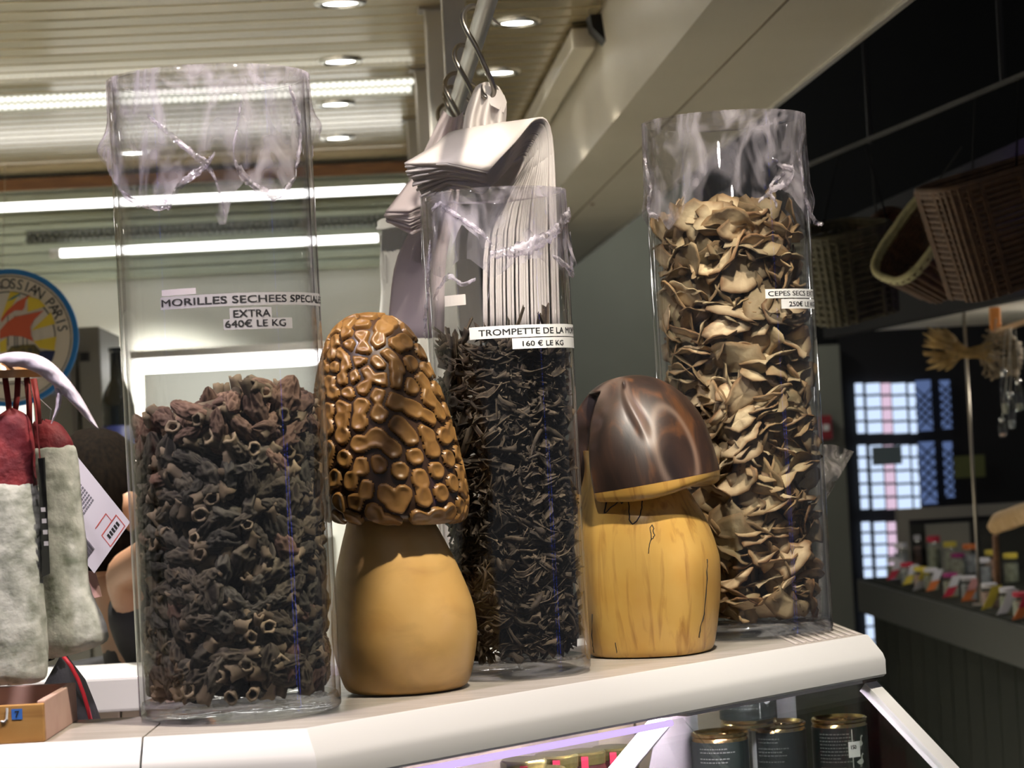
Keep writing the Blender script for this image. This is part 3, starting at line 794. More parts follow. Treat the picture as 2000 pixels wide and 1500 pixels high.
def smooth_prof(pts, n):
    t = np.linspace(0, len(pts) - 1, n); x = np.arange(len(pts)); P_ = np.array(pts, float)
    # catmull-rom
    out_ = []
    for q in t:
        i = min(int(q), len(pts) - 2); f = q - i; p0 = P_[max(i - 1, 0)]; p1 = P_[i]; p2 = P_[i + 1]; p3 = P_[min(i + 2, len(pts) - 1)]
        out_.append(.5 * ((2 * p1) + (-p0 + p2) * f + (2 * p0 - 5 * p1 + 4 * p2 - p3) * f * f + (-p0 + 3 * p1 - 3 * p2 + p3) * f ** 3))
    return out_
# --- carved morel
KM = P(795, 1338, 2.405); KM.z = CT + .001
mor = empty('wooden_morel', KM); tag(mor, 'carved wooden morel with a honeycombed brown cap beside the largest vase', 'ornament', 'carved wooden mushrooms')
W_st = wood('pale_turned_wood', (.72, .46, .165), (.62, .36, .105), None, (1, 1, 1.6), 3, .35, .30, .35, 5, (.36, .19, .06))
prof = [(0, 0), (.050, 0), (.058, .002), (.0635, .012), (.0700, .040), (.0715, .062), (.0685, .088), (.0610, .118), (.0520, .145), (.0445, .165), (.041, .178), (.040, .190), (0, .192)]
pr = [(max(0, r), z) for r, z in smooth_prof(prof[1:-1], 40)]
rows = []
for (r, z) in [(0, 0)] + pr + [(0, .192)]:
    rows.append((r, z))
mb = MB(); mb.lathe(rows, 64)
for v in mb.v:
    a = math.atan2(v.y, v.x); k = 1 + .018 * math.sin(2 * a + 1 + v.z * 12) + .012 * math.sin(3 * a)
    v.x *= k; v.y *= k; v.x += -.012 * max(0, (v.z - .08)) / .1 * .8
mb.build('stem', W_st, mor, True, angle=60)
# cap: dark carved body with raised tan lobes
capz0, capH = .174, .200
cprof = [(.0, .0), (.045, .003), (.062, -.004), (.0705, .000), (.0745, .012), (.0755, .028), (.0735, .051), (.0703, .0765), (.0655, .102), (.0600, .124), (.0515, .152), (.0420, .175), (.0315, .189), (.0165, .198), (.0, .2)]
nth, ns_ = 300, 220
cp = np.array(smooth_prof(cprof[2:], ns_)); cp[:, 0] = np.maximum(cp[:, 0], 0)
arc = np.concatenate([[0], np.cumsum(np.linalg.norm(np.diff(cp, axis=0), axis=1))])
tan = np.gradient(cp, axis=0); nrm2 = np.stack([tan[:, 1], -tan[:, 0]], 1); nrm2 /= np.linalg.norm(nrm2, axis=1)[:, None] + 1e-12
th = np.linspace(0, 2 * PI, nth, endpoint=False)
def cap_pt(si, ti, h):
    r = cp[si, 0] + nrm2[si, 0] * h; z = cp[si, 1] + nrm2[si, 1] * h
    a = th[ti]; x = r * math.cos(a); y = r * math.sin(a)
    tl = z / capH
    return (x - .013 * tl - .006, y, capz0 + z - .10 * (x) * (1 - tl) * .6)
Y3 = np.stack([np.repeat(cp[:, 0][:, None], nth, 1) * np.cos(th)[None, :], np.repeat(cp[:, 0][:, None], nth, 1) * np.sin(th)[None, :], np.repeat(cp[:, 1][:, None], nth, 1)], 2)
flat = Y3.reshape(-1, 3)
g = np.random.default_rng(77)
area = np.repeat((cp[:, 0] * np.gradient(arc))[:, None], nth, 1).ravel(); area = np.maximum(area, 1e-9)
idx = g.choice(len(flat), 235, p=area / area.sum(), replace=False)
seeds = flat[idx].copy()
for _ in range(10):      # Lloyd relaxation on the surface samples
    smp = flat[g.choice(len(flat), 9000, p=area / area.sum())]
    D = ((smp[:, None, :] - seeds[None, :, :]) ** 2).sum(2); nn = D.argmin(1)
    for k in range(len(seeds)):
        q = smp[nn == k]
        if len(q): seeds[k] = q.mean(0)
for k in range(len(seeds)): seeds[k] = flat[((flat - seeds[k]) ** 2).sum(1).argmin()]
# join neighbouring cells, mostly up and down, into bean shapes
grp = -np.ones(len(seeds), int); ng = 0; order_ = []
D = np.linalg.norm(seeds[:, None, :] - seeds[None, :, :], axis=2)
for k in g.permutation(len(seeds)):
    if grp[k] >= 0: continue
    grp[k] = ng; cur = k; order_.append(k); want = g.choice([2, 2, 3])
    for _ in range(want - 1):
        cand = [j for j in np.argsort(D[cur])[1:8] if grp[j] < 0 and D[cur, j] < .0205]
        if not cand: break
        sc_ = [abs(seeds[j, 2] - seeds[cur, 2]) / (D[cur, j] + 1e-9) + g.uniform(0, .45) for j in cand]
        cur = cand[int(np.argmax(sc_))]; grp[cur] = ng; order_.append(cur)
    ng += 1
chain = {}
for k in order_: chain.setdefault(grp[k], []).append(k)
lab_ = np.zeros(len(flat), int); dist = np.zeros(len(flat)); dseg = np.zeros(len(flat))
for c0 in range(0, len(flat), 6000):
    q = flat[c0:c0 + 6000]; Dq = np.linalg.norm(q[:, None, :] - seeds[None, :, :], axis=2)
    best = np.full((len(q), ng), 9.0)
    for k in range(len(seeds)): best[:, grp[k]] = np.minimum(best[:, grp[k]], Dq[:, k])
    l_ = best.argmin(1); d1 = best.min(1); best[np.arange(len(q)), l_] = 9; d2 = best.min(1)
    lab_[c0:c0 + 6000] = l_; dist[c0:c0 + 6000] = (d2 - d1) / 2
    ds = d1.copy()
    for gi, ch in chain.items():
        mk_ = l_ == gi
        if not mk_.any(): continue
        for a_, b_ in zip(ch[:-1], ch[1:]):
            A_, B_ = seeds[a_], seeds[b_]; ab = B_ - A_; q2 = q[mk_]; tt_ = np.clip(((q2 - A_) @ ab) / (ab @ ab), 0, 1)
            ds[mk_] = np.minimum(ds[mk_], np.linalg.norm(q2 - A_ - tt_[:, None] * ab, axis=1))
    dseg[c0:c0 + 6000] = ds
fa = dist - .0011; fb = .0098 - dseg; kk_ = .0016
hh_ = np.clip(.5 + .5 * (fb - fa) / kk_, 0, 1); dist = fb * (1 - hh_) + fa * hh_ - kk_ * hh_ * (1 - hh_)
lab_ = lab_.reshape(ns_, nth); dist = dist.reshape(ns_, nth)
M_capdark = pbr('morel_cap_dark', (.035, .018, .010), .35, col2=(.06, .03, .016), nscale=60, coat=.3)
M_lobe = wood('morel_lobe_tan', (.26, .135, .038), (.19, .095, .027), None, (1, 1, 1), 8, .25, .36, .15, 20, (.2, .08, .015))
mb = MB(); st = 3
for si in list(range(0, ns_, st)):
    for ti in range(0, nth, st): mb.v.append(Vector(cap_pt(si, ti, 0)))
n2 = nth // st; n1 = len(range(0, ns_, st))
mb.f = [(i * n2 + j, i * n2 + (j + 1) % n2, (i + 1) * n2 + (j + 1) % n2, (i + 1) * n2 + j) for i in range(n1 - 1) for j in range(n2)]
mb.f.append(tuple(range((n1 - 1) * n2, n1 * n2)))
# underside
nb = len(mb.v); 
for (r, z) in ((.045, .004), (.0, .006)):
    for j in range(n2):
        a = th[j * st]; mb.v.append(Vector((r * math.cos(a) - .006, r * math.sin(a), capz0 + z)))
mb.f += [(j, (j + 1) % n2, nb + (j + 1) % n2, nb + j) for j in range(n2)] + [(nb + j, nb + (j + 1) % n2, nb + n2 + (j + 1) % n2, nb + n2 + j) for j in range(n2)]
cap = mb.build('cap', M_capdark, mor, True, angle=60)
GR = .0
hmap = np.clip(dist / .0024, -0.5, 1)
hgt = np.where(hmap > 0, .0042 * (1 - (1 - np.clip(hmap, 0, 1)) ** 2), hmap * .002)
hgt -= np.clip((dist - .0024) / .004, 0, 1) * .0019
for k in range(ng):
    msk = (lab_ == k) & (dist > -.0007)
    if msk.sum() < 30: continue
    ids = {}; V = []; Fc = []
    ii, jj = np.nonzero(msk)
    for i, j in zip(ii, jj): ids[(i, j)] = len(V); V.append(cap_pt(i, j, hgt[i, j]))
    for i, j in zip(ii, jj):
        q = [(i, j), (i, (j + 1) % nth), (i + 1, (j + 1) % nth), (i + 1, j)]
        if all(w_ in ids for w_ in q): Fc.append([ids[w_] for w_ in q])
    if len(Fc) < 12: continue
    mk('lobe', V, Fc, M_lobe, cap, True)

# --- carved cep
KC = P(1272, 1276, 2.655); KC.z = CT + .001
cepo = empty('wooden_cep', KC); tag(cepo, 'carved wooden cep with a scorched dark cap beside the end vase', 'ornament', 'carved wooden mushrooms')
W_cs = wood('spalted_yellow_wood', (.62, .38, .10), (.56, .31, .065), None, (1, 1, .07), 16, .75, .33, .3, 6, (.26, .11, .02))
prof = [(.060, 0), (.0665, .002), (.0705, .015), (.0755, .045), (.0785, .082), (.0775, .112), (.0720, .142), (.0620, .168), (.0530, .188), (.047, .205), (.045, .225)]
pr = smooth_prof(prof, 44); mb = MB(); mb.lathe([(0, 0)] + [tuple(q) for q in pr] + [(0, .226)], 80)
def cep_def(v):
    a = math.atan2(v.y, v.x); k = 1 + .02 * math.sin(2 * a + 2.2) + .015 * math.sin(4 * a + v.z * 9) + .01 * math.sin(5 * a + 1)
    # flat facet on the front, as if planed
    x, y = v.x * k, v.y * k
    sh = -.016 * max(0, (v.z - .10)) / .12
    return Vector((x + sh, y, v.z))
mb.v = [cep_def(v) for v in mb.v]
mb.build('stem', W_cs, cepo, True, angle=60)
def stem_surf(px, py):
    r = ray(px, py); o_ = Vector((0, 0, ZC))
    t = 2.5
    zs = [q[1] for q in pr]; rs = [q[0] for q in pr]
    for _ in range(900):
        w_ = o_ + r * t - KC; 
        sh = -.016 * max(0, (w_.z - .10)) / .12
        x, y = w_.x - sh, w_.y; a = math.atan2(y, x)
        k = 1 + .02 * math.sin(2 * a + 2.2) + .015 * math.sin(4 * a + w_.z * 9) + .01 * math.sin(5 * a + 1)
        if math.hypot(x, y) <= np.interp(w_.z, zs, rs) * k + .0003: return w_
        t += .0004
    return None
def squiggle(pts, r):
    q = [stem_surf(*p_) for p_ in pts]; q = [w_ for w_ in q if w_ is not None]
    if len(q) > 2:
        out_ = [q[0]]
        for a_, b_ in zip(q[:-1], q[1:]):
            for s_ in (1 / 3, 2 / 3, 1): out_.append(a_.lerp(b_, s_) + Vector((rnd.uniform(-.0004, .0004), 0, rnd.uniform(-.0004, .0004))))
        MB().tube(out_, r, 5).build('dark_wood_line', MT['ink'], cepo, True)
squiggle([(1192, 945), (1188, 965), (1184, 985), (1180, 1003), (1186, 998), (1195, 990), (1205, 982), (1212, 976), (1214, 984), (1220, 975), (1226, 972), (1228, 985), (1229, 1000), (1229, 1015), (1236, 1024), (1244, 1018), (1251, 1005), (1254, 985), (1256, 965), (1254, 948)], .0007)
squiggle([(1272, 1055), (1271, 1042), (1270, 1030), (1274, 1024), (1277, 1032), (1275, 1038), (1279, 1044), (1276, 1050), (1271, 1054), (1268, 1068), (1266, 1082)], .00055)
squiggle([(1381, 1092), (1382, 1105), (1380, 1120), (1381, 1135), (1378, 1165), (1375, 1200), (1368, 1225), (1365, 1245)], .0006)
squiggle([(1160, 1285 - 10), (1158, 1262), (1156, 1240), (1157, 1200)], .0006)
squiggle([(1206, 1285), (1205, 1272), (1202, 1255)], .0005)
# cap: dome with a notch on one side and a gouge, standing on a pale rim
M_burn = None
m, nt, out = newmat('scorched_wood'); L = nt.links.new
b = N(nt, 'ShaderNodeBsdfPrincipled'); b.inputs['Roughness'].default_value = .46; b.inputs['Coat Weight'].default_value = .15; b.inputs['Coat Roughness'].default_value = .3
tc = N(nt, 'ShaderNodeTexCoord'); mp = N(nt, 'ShaderNodeMapping'); mp.inputs['Scale'].default_value = (1, 1, .25); L(tc.outputs['Object'], mp.inputs[0])
n1 = N(nt, 'ShaderNodeTexNoise', Scale=26, Detail=7); n1.inputs['Distortion'].default_value = 2.2; L(mp.outputs[0], n1.inputs['Vector'])
r1 = N(nt, 'ShaderNodeValToRGB'); e = r1.color_ramp.elements; e[0].position = .35; e[0].color = (.016, .009, .007, 1); e[1].position = .72; e[1].color = (.12, .048, .018, 1)
q_ = r1.color_ramp.elements.new(.55); q_.color = (.036, .018, .012, 1); L(n1.outputs[0], r1.inputs[0])
at = N(nt, 'ShaderNodeAttribute', attribute_name='tone')
mx = N(nt, 'ShaderNodeMix', data_type='RGBA'); mx.inputs[7].default_value = (.30, .215, .165, 1); L(at.outputs['Fac'], mx.inputs[0]); L(r1.outputs[0], mx.inputs[6])
L(mx.outputs[2], b.inputs['Base Color'])
bp = N(nt, 'ShaderNodeBump', Strength=.25, Distance=.002); L(n1.outputs[0], bp.inputs['Height']); L(bp.outputs[0], b.inputs['Normal'])
L(b.outputs[0], out.inputs[0]); M_burn = m
thc = campos(KC)
capo = Vector((.0005, 0, .186)); tiltc = math.radians(7)
def cap_r(t):      # t 0 rim .. 1 top
    return .0865 * math.cos(t * PI / 2) ** .90 if t < 1 else 0
def cap_pt2(t, a):
    r = cap_r(t); z = .120 * math.sin(t * PI / 2)
    rel = (a - thc + PI) % (2 * PI) - PI          # + is towards the right as seen by the camera
    # notch on the left side
    e0, e1 = -1.75, -.68
    dn = min(rel - e0, e1 - rel)
    k = min(1, max(0, dn / .07)) * (1 if t < .66 else max(0, 1 - (t - .66) / .05))
    r *= 1 - .34 * k
    # gouge
    gx = (rel - (.08 + .10 * math.sin(t * 7))) / .085; gt = (t - .52) / .26
    gg = math.exp(-gx * gx - gt ** 4); r -= .0065 * gg
    kn = math.exp(-((rel + .02) / .05) ** 2 - ((t - .73) / .05) ** 2); r -= .004 * kn
    lump = .0018 * math.sin(3 * a + 4 * t) + .0012 * math.sin(7 * a - 9 * t)
    paler = max(0, 1 - ((rel + .45) / .55) ** 2) * max(0, (t - .30)) * .85 * (.7 + .5 * math.sin(9 * a + 5 * t) * math.sin(11 * t))  # paler tone towards the upper left of the cap
    paler += .75 * math.exp(-((gx - .7) / .7) ** 2 - gt ** 4) * .8
    ring = .45 * math.exp(-((math.hypot((rel - .55) / .30, (t - .18) / .28) - 1) / .13) ** 2)
    x = (r + lump * (1 - t)) * math.cos(a); y = (r + lump * (1 - t)) * math.sin(a)
    return (x, y, z), min(1, max(0, paler + ring - .6 * kn - .9 * k))
V = []; T = []; nA, nT = 220, 70
for i in range(nT + 1):
    for j in range(nA):
        p_, w_ = cap_pt2(i / nT, 2 * PI * j / nA); V.append(p_); T.append(w_)
Fc = [(i * nA + j, i * nA + (j + 1) % nA, (i + 1) * nA + (j + 1) % nA, (i + 1) * nA + j) for i in range(nT) for j in range(nA)]
me = attr_mesh('cap', V, Fc, T, M_burn)
# tilt axis: lower on the right of the picture
axis = Vector((math.cos(thc), math.sin(thc), 0)); Mt = Matrix.Translation(capo) @ Matrix.Rotation(tiltc, 4, axis)
co = link('cap', me, cepo); co.matrix_local = Mt
rim = []
for (rr, z) in ((.999, .0005), (.992, -.006), (.97, -.0105), (.92, -.0125), (.5, -.006), (.0, -.004)):
    row = []
    for j in range(nA):
        p_, _ = cap_pt2(0, 2 * PI * j / nA); row.append(Vector((p_[0] * rr, p_[1] * rr, z * (1 + .3 * math.sin(3 * 2 * PI * j / nA)))))
    row.append(row[0]); rim.append(row)
ro = MB().grid(rim).build('pale_rim', W_cs, cepo, True); ro.matrix_local = Mt
# ================================================================== CLING FILM ON THE VASES
MT['film'] = thin_glass('cling_film', (.975, .97, .98), (.80, .76, .82), .05, .10, milk=.60, milkcol=(.88, .82, .91), bump=.8, bscale=26, bstretch=(1, 1, .45), nlo=.46, nhi=.72, gw=.5)
MT['film_thin'] = thin_glass('cling_film_top', (.97, .965, .975), (.86, .83, .88), .05, .08, milk=.34, milkcol=(.86, .80, .9), bump=.8, bscale=30, bstretch=(1, .15, 1), nlo=.5, nhi=.75, gw=.35)
MT['film_fold'] = thin_glass('cling_film_fold', (.94, .93, .95), (.74, .70, .77), .12, .14, milk=.62, milkcol=(.88, .83, .9), bump=.9, bscale=70, nlo=.38, nhi=.68, gw=.6)
def film(c, R, H, lowpx, label, seed, amp=.0018, bulge=()):
    """skirt of film round the top of a vase, its ragged lower edge given by pixels, plus the sheet over the mouth"""
    e = empty('cling_film', c + Vector((0, 0, H))); tag(e, label, 'film', 'cling film over the vase mouths')
    lo = sorted([((px_on_vase(px, py, c, R)[0] - campos(c) + PI) % (2 * PI) - PI, px_on_vase(px, py, c, R)[1]) for px, py in lowpx])
    xs = [q[0] for q in lo]; zs = [q[1] for q in lo]
    nT, nZ = 200, 34; rows = []
    for i in range(nZ + 1):
        f = i / nZ; row = []
        for j in range(nT + 1):
            rel = 2 * PI * j / nT - PI
            if rel < xs[0] or rel > xs[-1]:
                k = ((rel - xs[-1]) % (2 * PI)) / (2 * PI - (xs[-1] - xs[0])); zl = zs[-1] + (zs[0] - zs[-1]) * k + .01 * math.sin(k * 25)
            else: zl = float(np.interp(rel, xs, zs))
            zl += .004 * mnoise.noise((rel * 6, seed, 0))
            z = H + .0015 + (zl - H) * f
            q = Vector((math.cos(rel) * 2.2, math.sin(rel) * 2.2, z * 9 + seed))
            w_ = amp * (abs(mnoise.noise(q * 2.5)) * 1.6 + .9 * abs(mnoise.noise(q * 6)) ) * (0.15 + f)
            for (pb, zb, ab, sb) in bulge:
                w_ += ab * math.exp(-(((rel - pb + PI) % (2 * PI) - PI) / sb) ** 2 - ((z - zb) / .014) ** 2)
            r = R + .0009 + w_; a = rel + campos(c)
            row.append(Vector((r * math.cos(a), r * math.sin(a), z - H)))
        rows.append(row)
    MB().grid(rows).build('skirt', MT['film'], e, True)
    rows = []
    for i in range(15):
        f = i / 14; row = []
        for j in range(nT + 1):
            a = 2 * PI * j / nT; r = (R + .0009) * (1 - f)
            sag = -.008 * (1 - (1 - f) ** 2) + .0016 * mnoise.noise((r * math.cos(a) * 60, r * math.sin(a) * 60, seed)) * min(1, f * 4)
            row.append(Vector((r * math.cos(a), r * math.sin(a), .0018 + sag)))
        rows.append(row)
    MB().grid(rows).build('mouth_sheet', MT['film_thin'], e, True)
    return e
def fold(e, c, R, pts, w, seed, off=.002, amp=.003, name='crumpled_fold'):
    """a rope of crumpled film lying on the vase along pixel points; (px,py[,push])"""
    org = c + Vector((0, 0, 0))
    path = []
    for q in pts:
        th, z = px_on_vase(q[0], q[1], c, R); push = q[2] if len(q) > 2 else 0
        path.append(np.array([th, z, R + off + push]))
    un = [path[0]]
    sm = smooth_prof([tuple(p_) for p_ in path], max(16, len(path) * 7)); n = len(sm); rows = []
    for i, (th, z, r) in enumerate(sm):
        f = i / (n - 1); ww = w * (.35 + .65 * math.sin(PI * min(1, max(0, f * .92 + .04)))) ; row = []
        for k in range(9):
            a = 2 * PI * k / 8
            nn = 1 + .9 * mnoise.noise((f * n * .55, k * 1.3, seed))
            dz = ww * nn * math.sin(a); dr = .35 * ww * nn * math.cos(a) + amp * mnoise.noise((f * 9, k, seed + 5))
            rr = max(R + .0008, r + dr)
            row.append(Vector((rr * math.cos(th), rr * math.sin(th), z + dz)) + c - e.location)
        rows.append(row)
    MB().grid(rows).build(name, MT['film_fold'], e, True)
f1 = film(V1, .095, .599, [(212, 300), (225, 345), (250, 388), (300, 402), (330, 400), (345, 365), (380, 345), (410, 380), (425, 440), (440, 445), (455, 380), (480, 350), (510, 378), (540, 385), (570, 350), (590, 310), (603, 280)],
          'crumpled cling film over the mouth of the largest vase', 3.1, .0020, [(-1.45, .535, .010, .25), (1.5, .55, .007, .3), (-1.5, .50, .006, .3)])
fold(f1, V1, .095, [(225, 350), (260, 390), (310, 402), (335, 395), (352, 362), (395, 330), (420, 300)], .0045, 1)
fold(f1, V1, .095, [(290, 225), (330, 260), (370, 295), (410, 330), (430, 380), (440, 420)], .004, 2)
fold(f1, V1, .095, [(470, 200), (462, 250), (455, 300), (470, 340), (510, 375), (545, 380), (575, 345)], .005, 3)
fold(f1, V1, .095, [(560, 170), (575, 220), (580, 280), (572, 330)], .005, 4, .003)
f2 = film(V2, .0755, .498, [(843, 520), (850, 560), (870, 545), (885, 480), (905, 440), (940, 470), (980, 540), (1010, 520), (1050, 505), (1080, 500), (1100, 520), (1112, 530), (1120, 500)],
          'torn cling film clinging to the narrow vase of black trumpets', 7.7, .0012, [(1.45, .42, .006, .3)])
fold(f2, V2, .0755, [(846, 410), (862, 398), (885, 415), (915, 435), (945, 458), (962, 480)], .0035, 5)
fold(f2, V2, .0755, [(958, 498), (985, 493), (1020, 488), (1055, 470), (1085, 445), (1105, 420), (1113, 410)], .007, 6, .003)
fold(f2, V2, .0755, [(956, 500), (954, 530), (956, 560), (953, 590)], .003, 7)
fold(f2, V2, .0755, [(1075, 500), (1095, 515), (1112, 535), (1117, 500), (1118, 455)], .004, 8, .003)
fold(f2, V2, .0755, [(850, 585), (862, 560), (880, 540), (905, 555), (930, 545)], .003, 9)
fold(f2, V2, .0755, [(845, 470), (842, 540), (838, 610), (832, 660)], .0035, 21, .003)
f3 = film(V3, .095, .600, [(1257, 405), (1262, 420), (1290, 425), (1310, 450), (1330, 430), (1345, 400), (1380, 345), (1420, 365), (1450, 385), (1490, 390), (1510, 370), (1540, 380), (1565, 420), (1580, 440)],
          'streaky cling film stretched over the mouth of the cep vase', 12.3, .0016, [(-1.45, .50, .004, .3), (1.4, .50, .005, .3)])
fold(f3, V3, .095, [(1262, 300), (1268, 340), (1275, 370), (1270, 410), (1290, 425)], .006, 11, .002)
fold(f3, V3, .095, [(1505, 310), (1525, 325), (1545, 330), (1540, 350), (1520, 365), (1500, 372), (1512, 350), (1530, 338)], .004, 12, .003)
fold(f3, V3, .095, [(1480, 395), (1500, 380), (1515, 400), (1500, 372)], .0035, 13)
fold(f3, V3, .095, [(1552, 290), (1562, 330), (1568, 380), (1580, 425, .002), (1590, 436, .006), (1604, 437, .012)], .004, 14, .002)
# torn corner of a plastic bag behind the end vase
t = empty('plastic_bag', PZ(1620, 1216, CT + .001)); tag(t, 'crumpled clear plastic bag corner poking out behind the cep vase', 'bag')
ctr_ = t.location; rows = []
for i in range(13):
    f = i / 12; row = []
    for j in range(15):
        s_ = j / 14
        px = 1500 + (1668 - 1500) * s_ * (.62 + .38 * f) ; py = 985 - (985 - 892) * f - 18 * s_ * f + 12 * math.sin(s_ * 7)
        d = 2.955 + .03 * mnoise.noise((s_ * 4, f * 3, 2)) + .012 * math.sin(s_ * 11 + f * 5)
        if i == 0: py = 1212
        row.append(P(px, py, d) - ctr_)
    rows.append(row)
MB().grid(rows).build('bag_sheet', thin_glass('bag_plastic', (.9, .88, .86), (.7, .66, .64), .08, .12, milk=.6, milkcol=(.8, .74, .72), bump=.6, bscale=40, nlo=.35, nhi=.7), t, True)

# ================================================================== RAIL, HOOKS, BAGS
RZ = ZC + .467; RA = .168
t = empty('hanging_rail', RM(RA, 2.5, RZ)); tag(t, 'round steel rail running back above the counter with meat hooks on it', 'rail')
MB().tube([RD * -.5, RD * 1.26], .0108, 20).build('tube', MT['steel'], t, True, angle=50)
MB().tube([RD * 1.2 , RD * 1.262], .019, 16).build('socket', MT['steel'], t, True, angle=50)
pp = [(978, 49, .022), (966, 40, .021), (953, 28, .019), (934, 14, .014), (918, 13, .006), (906, 24, -.004), (904, 40, -.013), (912, 60, -.018), (932, 96, -.018), (950, 136, -.014), (961, 161, -.008), (965, 178, -.002), (958, 191, .004), (946, 188, .006), (940, 174, .004), (941, 166, .002)]
hb = 2.70; base = RM(RA, hb, RZ)
path = [P(x, y, 2.70 + dd) - base for x, y, dd in pp]
path = [Vector(q) for q in smooth_prof([tuple(q) for q in path], 60)]
rad = [.0030] * 60
for k in range(8): rad[k] = .0006 + .0024 * k / 8; rad[59 - k] = .0008 + .0022 * k / 8
hook_me = None
for i, (b, rz, lb) in enumerate(((2.70, 0, 'nearest S-shaped meat hook on the rail, carrying the big bag bundle'), (2.97, .12, 'second meat hook along the steel rail'), (3.2, -.1, 'third meat hook along the steel rail'), (3.33, .15, 'fourth meat hook along the rail, half behind the bags'), (3.5, -.05, 'hindmost meat hook on the steel rail'))):
    t = empty('meat_hook', RM(RA, b, RZ), rz); tag(t, lb, 'hook', 'meat hooks on the rail')
    if hook_me is None: hook_me = MB().tube(path, rad, 10).build('hook_wire', MT['dark_steel'], t, True).data
    else: link('hook_wire', hook_me, t)
def bagmat(name, col, tr=.35):
    m, nt, out = newmat(name); L = nt.links.new
    b = N(nt, 'ShaderNodeBsdfPrincipled'); b.inputs['Base Color'].default_value = c4(col); b.inputs['Roughness'].default_value = .38; b.inputs['Specular IOR Level'].default_value = .3
    tl = N(nt, 'ShaderNodeBsdfTranslucent'); tl.inputs[0].default_value = c4(col)
    ms = N(nt, 'ShaderNodeMixShader'); ms.inputs[0].default_value = tr; L(b.outputs[0], ms.inputs[1]); L(tl.outputs[0], ms.inputs[2]); L(ms.outputs[0], out.inputs[0]); return m
MT['bag'] = bagmat('white_bag_plastic', (.93, .87, .84), .45); MT['bag2'] = bagmat('pinkish_bag_plastic', (.92, .82, .85), .45)
def lp(a, b, t): return tuple(x + (y - x) * t for x, y in zip(a, b))
def bundle(name, label, guides, nl, mat, loc, jit=.0010, seed=0, thick=.0027):
    """stack of sheets; guides: columns, each a list of (outer px,py,d) -> (inner px,py,d) along the sheet"""
    e = empty(name, loc); tag(e, label, 'bags', 'bundles of carrier bags on the hooks')
    for k in range(nl):
        t = k / (nl - 1); r = random.Random(seed * 100 + k); cols = []
        tt = min(1, max(0, t + r.uniform(-.4, .4) / nl))
        for gd in guides:
            pts = [lp(a, b, tt) for a, b in gd]; q = [P(*p_) for p_ in pts]
            q[0] = q[0] + (q[0] - q[1]).normalized() * r.uniform(-.004, .005)
            cols.append(smooth_prof([tuple(v) for v in q], 22))
        rows = []
        for i in range(22):
            row = []
            for c_ in range(len(cols) - 1):
                for s_ in range(5):
                    f = s_ / 5; a_ = Vector(cols[c_][i]); b_ = Vector(cols[c_ + 1][i]); row.append(a_.lerp(b_, f) - e.location + Vector((mnoise.noise((i * .3, s_, k)), mnoise.noise((i * .3, s_ + 9, k)), 0)) * jit)
            row.append(Vector(cols[-1][i]) - e.location); rows.append(row)
        o = MB().grid(rows).build('bag_sheet', mat, e, True); md = o.modifiers.new('s', 'SOLIDIFY'); md.thickness = thick; md.offset = 0
    return e
D0 = 2.72
gL = [((790, 320, D0 - .08), (828, 398, D0 - .05)), ((845, 288, D0 - .05), (865, 362, D0 - .03)), ((898, 256, D0 - .01), (905, 332, D0 + .00)), ((1000, 300, D0 + .06), (935, 372, D0 + .03)), ((1068, 420, D0 + .11), (952, 450, D0 + .06)), ((1078, 650, D0 + .13), (950, 650, D0 + .07))]
gM = [((878, 316, D0 - .10), (877, 364, D0 - .06)), ((930, 278, D0 - .07), (920, 345, D0 - .04)), ((985, 240, D0 - .02), (962, 318, D0 - .01)), ((1045, 270, D0 + .04), (985, 345, D0 + .02)), ((1076, 420, D0 + .06), (952, 450, D0 + .03)), ((1085, 650, D0 + .07), (948, 650, D0 + .03))]
gR = [((955, 332, D0 - .08), (948, 376, D0 - .05)), ((1008, 276, D0 - .06), (985, 338, D0 - .03)), ((1048, 232, D0 - .02), (1012, 308, D0 - .01)), ((1076, 258, D0 + .01), (1024, 322, D0 + .0)), ((1085, 420, D0 + .02), (953, 450, D0 + .0)), ((1092, 650, D0 + .02), (946, 650, D0 - .0))]
kb = P(960, 185, D0)
bun = bundle('carrier_bag_bundle', 'thick bundle of white carrier bags folded over the nearest hook', [gL, gM, gR], 26, MT['bag'], kb, .0005, 1)
# gathered handles of the bundle
for kk, (o_, sp) in enumerate(((0, 1), (.012, .9), (.022, .8))):
    rows = []
    for i in range(14):
        f = i / 13; y = 166 + 120 * f
        xa = lp((928,), (905,), f)[0] - 10 * math.sin(PI * f) ; xb = lp((975,), (995,), f)[0] + 12 * math.sin(PI * min(1, f * 1.6)) * (1 - f)
        row = []
        for j in range(25):
            s_ = j / 24; x = xa + (xb - xa) * s_
            row.append(P(x, y + 10 * (2 * s_ - 1) ** 2 - (6 if kk == 0 else 0), D0 - .015 + o_ + .010 * math.sin(s_ * 19 + kk * 2 + 2 * f) * (.4 + .6 * f)) - kb)
        rows.append(row)
    MB().grid(rows).build('gathered_handles', MT['bag'], bun, True)
rows = [[P(x, y, D0 - .02) - kb for x, y in r_] for r_ in (((945, 166), (965, 170), (985, 186)), ((950, 182), (972, 192), (990, 200)), ((958, 205), (975, 214), (984, 220)))]
MB().grid(rows).build('handle_loop', MT['bag'], bun, True)
D1 = 2.93
hL = [((752, 416, D1 - .05), (760, 432, D1 - .03)), ((778, 384, D1 - .03), (786, 410, D1 - .01)), ((806, 355, D1), (812, 385, D1 + .01)), ((815, 420, D1 + .05), (812, 440, D1 + .04)), ((772, 520, D1 + .05), (800, 520, D1 + .05)), ((758, 660, D1 + .05), (800, 660, D1 + .05))]
